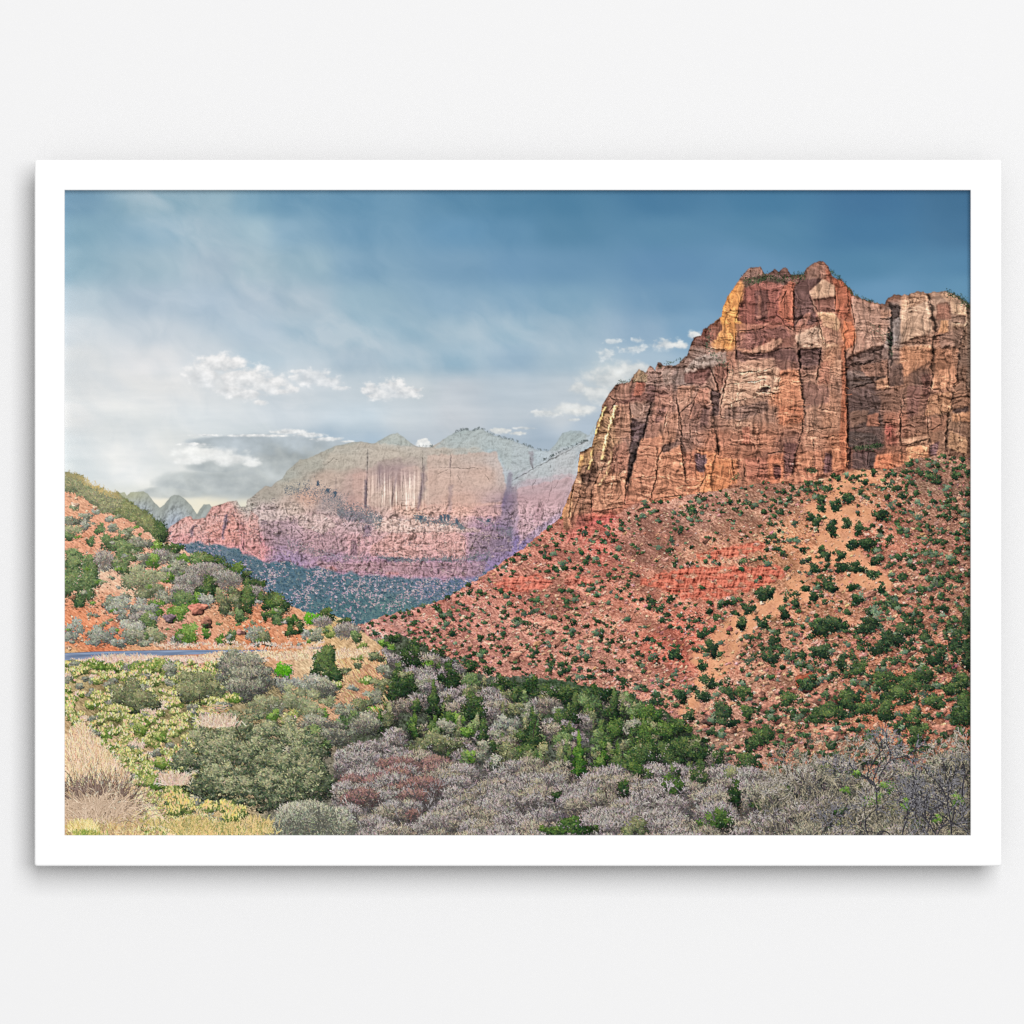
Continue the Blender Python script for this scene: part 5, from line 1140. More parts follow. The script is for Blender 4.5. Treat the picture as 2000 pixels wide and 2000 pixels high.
D7 = [(570, 1190, 120, 180, 'cypress', 1), (580, 1310, 100, 130, 'cypress', 1), (780, 1220, 90, 120, 'cypress', 1), (900, 1190, 66, 96, 'conif', 1), (170, 960, 110, 180, 'dgreen', 1), (150, 1060, 130, 110, 'dgreen', 0), (880, 790, 110, 160, 'dgreen', 1), (540, 800, 90, 130, 'dgreen', 1), (1130, 1000, 100, 120, 'conif', 1), (1140, 1080, 110, 130, 'conif', 0), (1180, 870, 140, 100, 'conif', 0), (1300, 1010, 120, 100, 'conif', 0), (1060, 860, 80, 80, 'green', 0), (870, 970, 90, 80, 'conif', 0), (1160, 1230, 110, 120, 'dgreen', 0), (1300, 1200, 130, 120, 'dgreen', 0), (1440, 1170, 130, 120, 'dgreen', 0), (1420, 980, 100, 80, 'dgreen', 0), (1580, 1190, 110, 110, 'dgreen', 0), (1600, 1090, 80, 60, 'dgreen', 0), (1060, 1320, 75, 100, 'conif', 0), (1360, 1490, 110, 130, 'conif', 0), (960, 1500, 60, 100, 'dgreen', 0), (770, 1550, 50, 70, 'dgreen', 0), (490, 1830, 240, 110, 'conif', 0), (270, 1860, 60, 50, 'conif', 0), (680, 1860, 70, 50, 'conif', 0), (1760, 1780, 150, 120, 'conif', 0), (1620, 1840, 80, 70, 'conif', 0), (1060, 1840, 140, 120, 'dolive', 0), (1900, 1540, 80, 120, 'dgreen', 0), (380, 1560, 60, 50, 'dgreen', 0), (150, 1190, 130, 60, 'dgreen', 0), (240, 1200, 60, 60, 'dgreen', 1), (100, 640, 110, 80, 'dgreen', 0), (300, 680, 130, 90, 'dgreen', 0), (480, 690, 110, 90, 'dgreen', 0), (650, 740, 110, 100, 'green', 0), (760, 690, 90, 80, 'dgreen', 0), (500, 900, 100, 100, 'dgreen', 0), (360, 960, 80, 80, 'dgreen', 0), (1780, 1240, 60, 70, 'dgreen', 0)]
for a_ in zz(1000, 1200, KA, D7):
    items.append((a_[1] + a_[3] * KA + 9, 'b', a_[0], a_[1], a_[2] * KA, a_[3] * KA, 'pine' if a_[4] == 'dgreen' else a_[4], bool(a_[5])))
for it in sorted(items, key=lambda q: q[0]):
    if it[1] == 'b':
        n_ = int(it[4] * it[5] * 0.25)
        strokes(it[2] + rw.normal(0.1, .5, n_) * it[4], it[3] + rw.normal(.55, .35, n_) * it[5], rw.uniform(-2.6, -.5, n_), 3, np.array((44, 46, 42), f32) + rw.normal(0, 9, (n_, 1)), 0, 2, .8)
        bush(it[2], it[3], it[4] * .88, it[5] * .95, it[6], 1.1, 2.6, cone=it[7], rng=rw)
    else:
        crown(it[2], it[3], it[4], it[5], it[6], int(it[4] * it[5] * 0.75) + 60, 8)
# (stems)
STEMS = [(rw.uniform(650, 1520), rw.uniform(1540, 1640)) for _ in range(46)]
# a few trunks
for x_, y_, l_, a_ in [(1040, 1440, 34, -1.5), (985, 1500, 40, -1.55), (770, 1378, 18, -1.5), (985, 1540, 30, -1.45), (1185, 1560, 22, -1.9), (1105, 1525, 18, -0.8)]:
    strokes([x_], [y_], [a_], [l_], (64, 54, 52), 0.3, 2)

# ---- left hillside
hs = np.array([(126, 928), (150, 932), (170, 944), (197, 960), (220, 966), (234, 973), (261, 991), (286, 1011), (300, 1024), (318, 1045), (322, 1055), (339, 1063), (361, 1075), (377, 1084), (405, 1087),
               (434, 1104), (461, 1118), (484, 1131), (507, 1145), (525, 1163), (548, 1168), (560, 1178), (605, 1199), (637, 1196), (674, 1210), (706, 1232), (737, 1256), (760, 1275)], f32)
roi = (0, int(905 - Y0), int(770 - X0), H)
sl = (slice(roi[1], roi[3]), slice(roi[0], roi[2]))
x, y = X[sl], Y[sl]
top = np.interp(x, hs[:, 0], hs[:, 1]).astype(f32) + 4 * fbm(x / 9, y / 9, 3, 160)
right = np.interp(y, [1200, 1256, 1280, 1310, 1340, 1375, 1400, 1632], [700, 742, 748, 752, 748, 715, 660, 640])
m = sst(-0.6, 1.2, y - top) * sst(3, -3, x - right + 10 * fbm(x / 10, y / 10, 3, 163))
hill = field([(140, 985, 224, 160, 126), (190, 1020, 228, 160, 128), (230, 1060, 224, 160, 128), (160, 1060, 220, 150, 116), (150, 1085, 226, 164, 132), (200, 1120, 230, 190, 160), (260, 1090, 222, 168, 138), (340, 1090, 218, 170, 140), (300, 1120, 220, 160, 130), (240, 1150, 228, 180, 150), (220, 1180, 220, 150, 116),
              (160, 1230, 222, 140, 100), (200, 1255, 214, 132, 96), (300, 1255, 216, 160, 124), (400, 1255, 212, 150, 116), (330, 1240, 200, 150, 124), (500, 1240, 220, 140, 100), (580, 1245, 222, 148, 108), (540, 1200, 200, 140, 108), (640, 1235, 214, 178, 128), (690, 1250, 206, 172, 132), (620, 1215, 212, 176, 130),
              (140, 1310, 176, 160, 116), (300, 1310, 150, 144, 96), (450, 1290, 200, 178, 132), (600, 1280, 220, 190, 150), (680, 1285, 226, 186, 134), (720, 1330, 200, 148, 112), (660, 1320, 196, 166, 122), (690, 1360, 190, 146, 114), (500, 1350, 150, 138, 102), (250, 1370, 118, 116, 76), (400, 1420, 130, 124, 86), (350, 1540, 220, 188, 144), (200, 1500, 222, 186, 148), (170, 1610, 190, 160, 120), (400, 1600, 206, 180, 130), (600, 1500, 120, 116, 100), (600, 1600, 120, 118, 104)], 46, roi)
ru = (x * 0.8 + y * 0.6)
rv = (-x * 0.6 + y * 0.8)
hill = hill + (fbm(ru / 9, rv / 3, 4, 161, 0.62) * 50 + fbm(x / 40, y / 26, 3, 162) * 22)[..., None] * np.array((1, .92, .82), f32)
g_ = hill.mean(-1, keepdims=True)
hill = g_ + (hill - g_) * 0.95
over(sl, m, hill)
rh = np.random.default_rng(52)
# stones on the bare soil
N = 1500
cx = rh.uniform(127, 640, N)
cy = rh.uniform(960, 1268, N)
k = cy > np.interp(cx, hs[:, 0], hs[:, 1]) + 20
cx, cy = cx[k], cy[k]
rocks(cx, cy, np.clip(rh.gamma(2, 0.9, len(cx)), 0.8, 5), rh.uniform(.4, .8, len(cx)), rh.normal(.6, .3, len(cx)), np.array((226, 174, 144), f32) * rh.normal(1, .1, (len(cx), 1)), 11)
# gullied bank at the bend
N = 900
cx = rh.uniform(640, 752, N)
cy = rh.uniform(1268, 1385, N)
k = (cx - 640) > (cy - 1290) * 0.45
col = np.where((rh.random((N, 1)) < .5), np.array((220, 192, 146), f32), np.array((168, 124, 94), f32)) + rh.normal(0, 10, (N, 3))
strokes(cx[k], cy[k], rh.normal(0.95, 0.2, k.sum()), rh.uniform(4, 12, k.sum()), col[k], 0, 1, 0.8)
# far crest seen against the light: hazy brush
hz_items = []
for i in range(150):
    a_ = rh.uniform(124, 316)
    b_ = np.interp(a_, hs[:, 0], hs[:, 1]) + rh.uniform(2, 24) * np.interp(a_, [126, 200, 316], [0.9, 1.3, 0.6])
    hz_items.append((b_, a_, rh.uniform(8, 14)))
PAL['haze'] = ((92, 98, 74), (122, 126, 94), (158, 156, 116))
PAL['hazeg'] = ((76, 86, 58), (106, 114, 76), (146, 150, 100))
for b_, a_, s_ in sorted(hz_items):
    bush(a_, b_, s_, s_ * .75, 'haze' if a_ < 235 else 'hazeg', 1.3, 2.6, rng=rh)
# gold rim of backlit twigs
N = 260
cx = rh.uniform(128, 236, N)
cy = np.interp(cx, hs[:, 0], hs[:, 1]) + rh.normal(-1, 3.2, N)
gold = np.exp(-((cx - 190) / 40) ** 2)[:, None]
strokes(cx, cy, rh.uniform(-2.6, -.4, N), rh.uniform(2, 6, N), np.array((150, 140, 96), f32) * (1 - gold) + np.array((214, 184, 116), f32) * gold, 0, 1, 0.85)
strokes([170, 171, 168], [950, 944, 946], [-1.55, -1.6, -1.45], [18, 14, 12], (206, 190, 140), 0, 1, .8)
A1 = [(100, 930, 40, 26, 'olive'), (190, 1010, 66, 40, 'graygr'), (290, 965, 30, 24, 'sage'), (400, 1030, 34, 26, 'sage'), (60, 1040, 80, 50, 'graygr'), (50, 1140, 80, 60, 'olive'), (40, 1180, 60, 40, 'green'), (200, 1080, 46, 34, 'sage'), (320, 1110, 40, 50, 'green'), (440, 1110, 46, 36, 'graygr'), (560, 1150, 66, 46, 'olive'), (240, 1220, 40, 40, 'green'),
      (430, 1210, 105, 80, 'green'), (680, 1230, 100, 60, 'graygr'), (530, 1280, 130, 60, 'green'), (600, 1230, 60, 50, 'olive'), (820, 1270, 60, 50, 'bright'), (960, 1280, 90, 70, 'dgreen'), (780, 1390, 60, 60, 'bright'), (540, 1400, 112, 125, 'green'), (360, 1370, 95, 80, 'gray'), (690, 1370, 70, 60, 'graygr'), (850, 1340, 80, 60, 'gray'), (930, 1360, 80, 50, 'graygr'), (1040, 1390, 50, 60, 'bright'), (1180, 1380, 100, 60, 'green'), (1120, 1360, 70, 50, 'green'), (1300, 1390, 80, 56, 'dgreen'), (1240, 1340, 60, 40, 'dgreen'),
      (100, 1360, 100, 70, 'green'), (140, 1540, 215, 260, 'green'), (640, 1500, 70, 60, 'graygr'), (1000, 1480, 150, 90, 'graygr'), (900, 1530, 80, 50, 'bright'), (1240, 1480, 180, 90, 'gray'), (1400, 1540, 140, 80, 'gray'), (1490, 1500, 90, 80, 'conif'), (1400, 1440, 60, 40, 'dgreen'), (1640, 1590, 90, 80, 'dgreen'), (1560, 1520, 60, 50, 'dgreen'), (1080, 1560, 110, 80, 'gray'), (720, 1580, 200, 160, 'olive'), (1040, 1640, 100, 60, 'gray'),
      (1260, 1640, 95, 120, 'dgreen'), (1640, 1670, 90, 80, 'gray'), (1570, 1740, 95, 140, 'dgreen'), (1430, 1740, 120, 140, 'dolive'), (1760, 1720, 80, 100, 'dgreen'), (1880, 1770, 70, 100, 'dgreen'), (1820, 1760, 60, 60, 'conif'), (1030, 1740, 90, 90, 'green'), (1140, 1720, 76, 60, 'bright'), (800, 1790, 90, 80, 'bright'), (900, 1700, 90, 60, 'graygr'), (580, 1810, 215, 140, 'sage'), (700, 1880, 110, 70, 'gray'), (420, 1760, 70, 70, 'graygr'), (990, 1840, 90, 80, 'bright'), (740, 1900, 70, 60, 'green'), (1530, 1860, 60, 60, 'green'), (1830, 1850, 70, 60, 'green'), (1740, 1860, 26, 50, 'dgreen'), (1240, 1740, 60, 70, 'sage')]
B5 = [(100, 160, 90, 100, 'sage'), (340, 170, 120, 115, 'sage'), (600, 160, 120, 100, 'sage'), (620, 200, 90, 70, 'graygr'), (740, 90, 70, 70, 'green'), (800, 190, 80, 80, 'olive'), (1080, 170, 90, 110, 'bright'), (1000, 220, 60, 40, 'gray'), (1230, 150, 40, 50, 'bright'), (1365, 215, 42, 50, 'bright'), (1450, 190, 50, 60, 'green'), (1680, 180, 90, 80, 'graygr'), (1750, 220, 60, 60, 'dolive'), (1620, 150, 60, 50, 'sage'), (1860, 60, 50, 40, 'green'), (480, 250, 70, 40, 'sage'), (720, 250, 60, 30, 'graygr'), (250, 240, 50, 30, 'sage')]
C6h = [(40, 60, 60, 60, 'conif'), (200, 40, 70, 50, 'vivid'), (100, 120, 50, 60, 'dgreen'), (20, 150, 40, 50, 'dgreen'), (330, 10, 70, 60, 'dgreen'), (300, 60, 70, 40, 'gray'), (490, 60, 60, 40, 'dgreen'), (500, 130, 110, 60, 'gray'), (590, 200, 50, 50, 'green'), (430, 150, 40, 30, 'rabbit'), (250, 190, 60, 60, 'graygr'), (350, 150, 60, 60, 'rabbit'), (640, 270, 50, 30, 'rabbit'), (160, 170, 40, 30, 'sage'), (620, 370, 50, 40, 'rabbit'), (690, 560, 60, 36, 'rabbit'), (740, 360, 40, 30, 'sage')]
lst = [(a_, KA) for a_ in zz(120, 780, KA, A1)] + [(a_, KA) for a_ in zz(120, 1200, KA, B5)] + [(a_, KA) for a_ in zz(560, 1200, KA, C6h)]
for a_, k_ in sorted(lst, key=lambda q: q[0][1] + q[0][3] * q[1]):
    if a_[4] == 'gray':
        crown(a_[0], a_[1], a_[2] * k_, a_[3] * k_, ((98, 94, 88), (150, 143, 134), (190, 182, 168)), int(a_[2] * a_[3] * k_ * k_ * 1.1) + 60, 6, rh, (92, 88, 84))
    else:
        bush(a_[0], a_[1], a_[2] * k_, a_[3] * k_, a_[4], 1.5, 2.8, rng=rh)
# small leafy tufts between
N = 130
cx = rh.uniform(130, 640, N)
cy = rh.uniform(1000, 1262, N)
k = cy > np.interp(cx, hs[:, 0], hs[:, 1]) + 26
cx, cy = cx[k], cy[k]
ks = np.array([PAL[q] for q in ('sage', 'graygr', 'green', 'olive', 'bright')], f32)
s_ = rh.uniform(3, 7, len(cx))
shrubs(cx, cy, s_ * 1.2, s_ * .8, ks[rh.integers(0, 5, len(cx))], 34, 2.2, 2, 61)
# the lone pine on the crest
for i in range(3):
    bush(311 + i * 3, 1030 + i * 8, 13 + i * 2, 18, 'dgreen', 0.8, 2.4, rng=rh)
rocks(np.array([386., 331., 402., 404., 470., 147.]), np.array([1190., 1207., 1214., 1222., 1236., 985.]), np.array([17., 11., 11., 9., 10., 8.]), np.array([.7, .8, .8, .7, .5, .5]), np.array([-.1, .1, -.3, .3, .2, .1]), np.array([(196, 128, 108), (128, 110, 112), (190, 134, 110), (112, 82, 70), (176, 128, 116), (232, 190, 164)], f32), 12, 0.5)
bush(400, 1222, 6, 5, 'dgreen', 1, 2, rng=rh)

s_ = (slice(int(900 - Y0), int(1275 - Y0)), slice(0, int(460 - X0)))
gz_ = np.exp(-((X[s_] - 190) / 150) ** 2 - ((Y[s_] - 960) / 110) ** 2) * (Y[s_] > np.interp(X[s_], hs[:, 0], hs[:, 1]) - 4)
img[s_] += (np.array((206, 196, 168), f32) - img[s_]) * (0.16 * gz_ + 0.02 * (Y[s_] > np.interp(X[s_], hs[:, 0], hs[:, 1])) * sst(460, 300, X[s_]))[..., None]

# ---- road with its verge
rd = np.array([(120, 1275.5, 1290), (188, 1272, 1286.5), (302, 1269.5, 1281), (405, 1269, 1277), (521, 1269, 1274.5)], f32)
sl = (slice(int(1260 - Y0), int(1296 - Y0)), slice(0, int(522 - X0)))
x, y = X[sl], Y[sl]
t0 = np.interp(x, rd[:, 0], rd[:, 1])
t1 = np.interp(x, rd[:, 0], rd[:, 2])
q = (y - t0) / (t1 - t0)
m = sst(-0.06, 0.06, q) * sst(1.05, 0.95, q)
rc = np.array((134, 146, 168), f32) + (fbm(x / 60, q * 3, 3, 170) * 30)[..., None]
rc = rc - (np.exp(-((q - 0.05) / 0.05) ** 2) * 50)[..., None] + (np.exp(-((q - 0.16) / 0.05) ** 2) * 24)[..., None] - (np.exp(-((q - 0.5) / 0.06) ** 2) * 16)[..., None]
over(sl, m, rc)
s2, mk = poly([(604, 1264), (645, 1264), (645, 1267.5), (604, 1267.5)], 0, 9, 3, 1)
over(s2, mk, (128, 130, 140))


def grass(cx, cy, hgt, spread, n, pal, rg, lean=0.0, wid=1, fan=0.5):
    t = rg.random(n)
    px = cx + rg.normal(0, 1, n) * spread
    py = cy + rg.normal(0, 0.25, n) * spread * 0.5
    a = -np.pi / 2 + lean + rg.normal(0, fan, n)
    col = palmix(np.broadcast_to(np.array(pal, f32), (n, 3, 3)), t) + rg.normal(0, 5, (n, 3))
    strokes(px, py, a, hgt * rg.uniform(0.4, 1.2, n), col, rg.normal(0, 0.7, n), wid, 0.9)


rf = np.random.default_rng(91)
TAN = ((176, 140, 116), (228, 194, 158), (248, 226, 192))
TANP = ((186, 156, 136), (226, 196, 172), (244, 222, 200))
for cx in np.arange(128, 520, 3.0):
    base = np.interp(cx, rd[:, 0], rd[:, 2]) + rf.uniform(3, 14)
    hh = np.interp(cx, [128, 160, 190, 300, 330, 520], [7, 10, 15, 13, 8, 7]) * rf.uniform(.7, 1.2)
    grass(cx, base + 4, hh, 4, 34, TANP, rf)
for cx in np.arange(405, 720, 3.0):
    grass(cx, np.interp(cx, [405, 520, 600, 720], [1280, 1276, 1276, 1270]) + rf.uniform(0, 14), 8, 4, 22, TAN, rf)
for cx in np.arange(300, 640, 4.0):
    grass(cx, rf.uniform(1255, 1268), 5, 3, 6, TANP, rf, 0.2)

# ---- lower-left brush field
items = []
for _ in range(980):
    a_ = rf.uniform(124, 560)
    b_ = rf.uniform(1294, 1640)
    lim = np.interp(b_, [1290, 1350, 1420, 1500, 1640], [470, 470, 420, 380, 480])
    if a_ > lim or (a_ < 285 and 1405 < b_ < 1640 and a_ < 126 + (b_ - 1395) * 1.0):
        continue
    g = fbm(np.array([a_ / 60.]), np.array([b_ / 45.]), 2, 180)[0]
    s_ = rf.uniform(6, 12) * np.interp(b_, [1290, 1640], [0.8, 1.35])
    q = rf.random()
    kind = 'rabbit' if g < 0.12 else 'rabbitg'
    if q < 0.03:
        kind = 'tan'
    elif q < 0.2:
        kind = 'graygr'
    items.append((b_ + s_ * .7, 'b', a_, b_, s_ * 1.15, s_ * .8, kind))
for a_ in zz(120, 1200, KA, [(560, 700, 160, 150, 'dolive'), (700, 740, 120, 110, 'dolive'), (1180, 600, 190, 130, 'dolive'), (1120, 680, 130, 110, 'dolive'), (1300, 660, 110, 80, 'dolive'), (1560, 480, 230, 180, 'graygr'), (1640, 560, 180, 150, 'graygr'), (1480, 430, 130, 100, 'graygr'), (1560, 640, 170, 110, 'graygr'), (1900, 500, 70, 76, 'vivid'), (1880, 600, 70, 80, 'sage'), (1730, 800, 130, 90, 'olive'), (1870, 800, 90, 80, 'graygr'), (1810, 870, 60, 50, 'bright'), (300, 430, 90, 60, 'rabbitg'), (700, 460, 90, 60, 'rabbitg'), (460, 480, 70, 60, 'rabbitg'), (850, 430, 90, 60, 'rabbitg'), (940, 490, 70, 70, 'graygr')]):
    items.append((a_[1] + a_[3] * KA, 'b', a_[0], a_[1], a_[2] * KA, a_[3] * KA, a_[4]))
for a_ in zz(560, 1200, KA, [(200, 600, 200, 90, 'sage'), (330, 640, 110, 90, 'graygr'), (100, 740, 170, 140, 'olive'), (230, 850, 90, 80, 'olive'), (300, 850, 50, 50, 'bright'), (280, 960, 190, 90, 'graygr'), (120, 1100, 170, 110, 'olive'), (250, 1130, 90, 80, 'green'), (60, 1240, 160, 120, 'graygr'), (420, 1040, 140, 90, 'graygr'), (650, 960, 130, 90, 'graygr'), (560, 900, 90, 70, 'green'), (110, 1340, 230, 160, 'bigdk'), (250, 1500, 170, 140, 'bigdk'), (60, 1480, 200, 160, 'bigdk'), (340, 470, 140, 170, 'dgreen'), (330, 380, 80, 110, 'dgreen'), (20, 890, 70, 60, 'rabbit'), (480, 960, 80, 60, 'green')]):
    items.append((a_[1] + a_[3] * KA, 'b', a_[0], a_[1], a_[2] * KA, a_[3] * KA, a_[4]))
for q_ in [(470, 1440, 88, 56), (545, 1448, 62, 50), (590, 1462, 50, 46), (400, 1482, 66, 60), (480, 1488, 92, 66), (565, 1505, 80, 62), (420, 1530, 74, 46), (510, 1545, 92, 44), (600, 1530, 52, 44)]:
    items.append((q_[1] + q_[3], 'b') + q_ + ('bigdk',))
items.append((1506, 'b', 612, 1450, 30, 30, 'green'))
for q_ in [(735, 1284, 16, 10, 'dolive'), (752, 1310, 16, 14, 'graygr'), (742, 1338, 18, 15, 'dolive'), (728, 1362, 20, 15, 'graygr'), (705, 1378, 20, 14, 'dolive'), (676, 1388, 22, 14, 'graygr'), (700, 1300, 9, 6, 'dolive'), (672, 1312, 10, 7, 'dolive'), (716, 1330, 10, 7, 'rabbitg'), (690, 1345, 9, 6, 'sage'), (640, 1372, 16, 11, 'olive'), (655, 1340, 10, 8, 'rabbitg')]:
    items.append((q_[1] + q_[3], 'b') + q_)
for it in sorted(items, key=lambda q: q[0]):
    if it[6] == 'tan':
        grass(it[2], it[3] + it[5], it[5] * 1.6, it[4] * .6, 120, TANP, rf)
        continue
    bg = it[6] == 'bigdk'
    bush(it[2], it[3], it[4], it[5], it[6], 1.15 if bg else 1.5, 3.2 if not bg else 3.4, rng=rf, wid=2)
    if it[6] == 'graygr' and it[4] > 22:
        crown(it[2], it[3], it[4] * .9, it[5] * .8, TWD, int(it[4] * it[5] * .35), 7, rf, (70, 70, 64))
    if it[6].startswith('rabbit') and it[4] < 24:
        n_ = 10
        a2 = rf.uniform(-np.pi, 0, n_)
        rr_ = np.sqrt(rf.random(n_))
        strokes(it[2] + np.cos(a2) * rr_ * it[4], it[3] + np.sin(a2) * rr_ * it[5] * 1.05, rf.uniform(-2, -1, n_), 3.0, np.array((216, 198, 144), f32) + rf.normal(0, 14, (n_, 3)), 0, 2)
# trunks seen under the grey-green bushes
for x_, y_, l_, a_ in [(398, 1386, 26, -1.35), (390, 1378, 22, -1.8), (404, 1380, 24, -0.9), (286, 1484, 16, -1.5), (318, 1400, 12, -1.6), (470, 1440, 34, -2.1), (487, 1462, 30, -2.3)]:
    strokes([x_], [y_], [a_], [l_], (64, 54, 50), 0.3, 2, 0.9)
strokes(rf.uniform(392, 440, 60), rf.uniform(1376, 1392, 60), rf.uniform(-.5, .3, 60), 8, np.array((212, 180, 140), f32) + rf.normal(0, 14, (60, 3)), 0, 1, .8)

# light sage bush at the bottom
for i in range(7):
    crown(rf.uniform(540, 660), rf.uniform(1590, 1628), 40, 34, ((84, 88, 78), (150, 152, 132), (206, 202, 178)), 1300, 7, rf, (84, 84, 76))
# straw, the pale path and yellow brush in the corner
N = 2600
cx = rf.uniform(126, 560, N)
cy = rf.uniform(1560, 1636, N)
k = cx < 300 + (cy - 1540) * 2.2
cx, cy = cx[k], cy[k]
col = palmix(np.broadcast_to(np.array(((150, 128, 90), (214, 188, 130), (242, 222, 170)), f32), (len(cx), 3, 3)), rf.random(len(cx))) + rf.normal(0, 8, (len(cx), 3))
strokes(cx, cy, rf.normal(-1.5, .5, len(cx)), rf.uniform(4, 11, len(cx)), col, rf.normal(0, .8, len(cx)), 1, .9)
N = 500
tt_ = rf.random(N)
strokes(258 + tt_ * 80 + rf.normal(0, 5, N), 1545 + tt_ * 86 + rf.normal(0, 3, N), rf.normal(.85, .15, N), rf.uniform(4, 12, N), np.array((238, 214, 172), f32) + rf.normal(0, 12, (N, 3)), 0, 1, .9)
for a_ in zz(120, 1200, KA, [(930, 1580, 60, 70), (1010, 1600, 60, 70), (1080, 1650, 70, 60), (960, 1680, 80, 60), (1400, 1660, 70, 60), (1500, 1700, 80, 60), (1440, 1740, 90, 60), (1250, 1650, 60, 50)]):
    bush(a_[0], a_[1], a_[2] * KA, a_[3] * KA, 'rabbit', 1.6, 3.4, rng=rf)
    n_ = 34
    strokes(a_[0] + rf.normal(0, .5, n_) * a_[2] * KA, a_[1] - rf.uniform(-.4, 1, n_) * a_[3] * KA, rf.uniform(-2, -1, n_), 3.6, np.array((222, 196, 132), f32) + rf.normal(0, 9, (n_, 3)), 0, 3)
for a_ in zz(120, 1200, KA, [(830, 1430, 90, 70), (780, 1460, 60, 50), (860, 1290, 60, 50), (860, 1060, 50, 40), (680, 1000, 60, 50)]):
    bush(a_[0], a_[1], a_[2] * KA, a_[3] * KA, 'rabbitg', 1.4, 3.4, rng=rf)
for a_ in zz(120, 1200, KA, [(960, 1400, 90, 90), (1330, 900, 110, 40)]):
    grass(a_[0], a_[1] + 12, 22, a_[2] * KA * .6, 380, TANP, rf)
for i in range(26):
    grass(rf.uniform(300, 520), rf.uniform(1606, 1640), 14, 10, 90, ((120, 128, 76), (206, 182, 118), (238, 208, 150)), rf)
# tall straw clump at the left edge
n_ = 9000
t = rf.random(n_)
u = rf.normal(0, 1, n_)
px = 168 + u * 42 - 10
py = 1600 - rf.random(n_) ** 0.8 * 178 * np.clip(1 - np.abs(u - 0.0) * 0.26, 0.3, 1)
a = -np.pi / 2 + (px - 180) * 0.0055 + rf.normal(0, 0.2, n_)
dk = np.clip((py - 1500) / 100, 0, 1)
col = palmix(np.broadcast_to(np.array(((150, 118, 96), (230, 194, 158), (250, 224, 190)), f32), (n_, 3, 3)), t * (1 - .35 * dk) + .12)
col = col * (1 - 0.30 * dk * rf.random(n_))[:, None] + rf.normal(0, 6, (n_, 3))
o = np.argsort(py - 60 * rf.random(n_))
strokes(px[o], py[o], a[o], rf.uniform(8, 22, n_), col[o], rf.normal(0, .5, n_), 1, .9)
n_ = 620
bx = rf.normal(188, 34, n_)
a = -np.pi / 2 + (bx - 188) * 0.014 + rf.normal(0, 0.25, n_)
strokes(bx, rf.normal(1580, 14, n_), a, rf.uniform(18, 66, n_), np.array((112, 92, 84), f32) + rf.normal(0, 20, (n_, 1)), rf.normal(0, .7, n_), 1, .85)
n_ = 700
bx = rf.normal(186, 40, n_)
strokes(bx, rf.normal(1586, 12, n_), -np.pi / 2 + (bx - 186) * 0.018 + rf.normal(0, 0.4, n_), rf.uniform(10, 34, n_), np.array((206, 180, 154), f32) + rf.normal(0, 16, (n_, 1)), rf.normal(0, .9, n_), 1, .9)
grass(162, 1622, 20, 13, 420, ((190, 168, 104), (236, 214, 146), (248, 232, 176)), rf)
grass(172, 1632, 12, 14, 200, ((90, 120, 50), (150, 166, 80), (214, 200, 120)), rf)

# ---- bare dark trees on the right
rb = np.random.default_rng(17)
for i in range(150):
    a_ = rb.uniform(1480, 1905)
    b_ = rb.uniform(1490, 1640)
    if b_ < np.interp(a_, [1480, 1560, 1620, 1700, 1780, 1900], [1560, 1520, 1500, 1510, 1500, 1480]):
        continue
    q = rb.random()
    s_ = rb.uniform(16, 30)
    if q < .16:
        bush(a_, b_, s_ * .8, s_ * .6, rb.choice(['dgreen', 'bright', 'dolive']), 1.2, 2.8, rng=rb)
    elif q < 0.3:
        bush(a_, b_, s_ * .7, s_ * .4, 'dgreen', 1.0, 2.8, rng=rb)
    else:
        crown(a_, b_, s_ * 1.2, s_, TWD if rb.random() < .65 else TW, int(s_ * s_ * .8), 11, rb, (40, 42, 42))
# soft arching sprays
N = 9000
cx = rb.uniform(1475, 1900, N)
cy = rb.uniform(1440, 1640, N)
tl_ = np.interp(cx, [1475, 1520, 1560, 1600, 1640, 1690, 1740, 1780, 1830, 1870, 1900], [1525, 1468, 1448, 1432, 1446, 1436, 1468, 1484, 1452, 1424, 1432]) + 14 * fbm(cx / 22, cy / 60, 2, 320)
den = 0.35 + 0.9 * fbm(cx / 34, cy / 26, 3, 321) + 0.25 * sst(1480, 1560, cy)
k = (cy > tl_) & (rb.random(N) < den)
cx, cy = cx[k], cy[k]
N = len(cx)
fl_ = fbm(cx / 60, cy / 50, 3, 322) * 2.6
t = rb.random(N) * 0.9 + 0.25 * fbm(cx / 12, cy / 10, 2, 323)
col = palmix(np.broadcast_to(np.array(((56, 55, 52), (118, 112, 98), (196, 184, 156)), f32), (N, 3, 3)), t)
o = np.argsort(cy + rb.normal(0, 20, N))
strokes(cx[o], cy[o], (-np.pi / 2 + fl_ + rb.normal(0, .45, N))[o], rb.uniform(5, 15, N)[o], col[o], rb.normal(0, .7, N)[o], 1, .85)


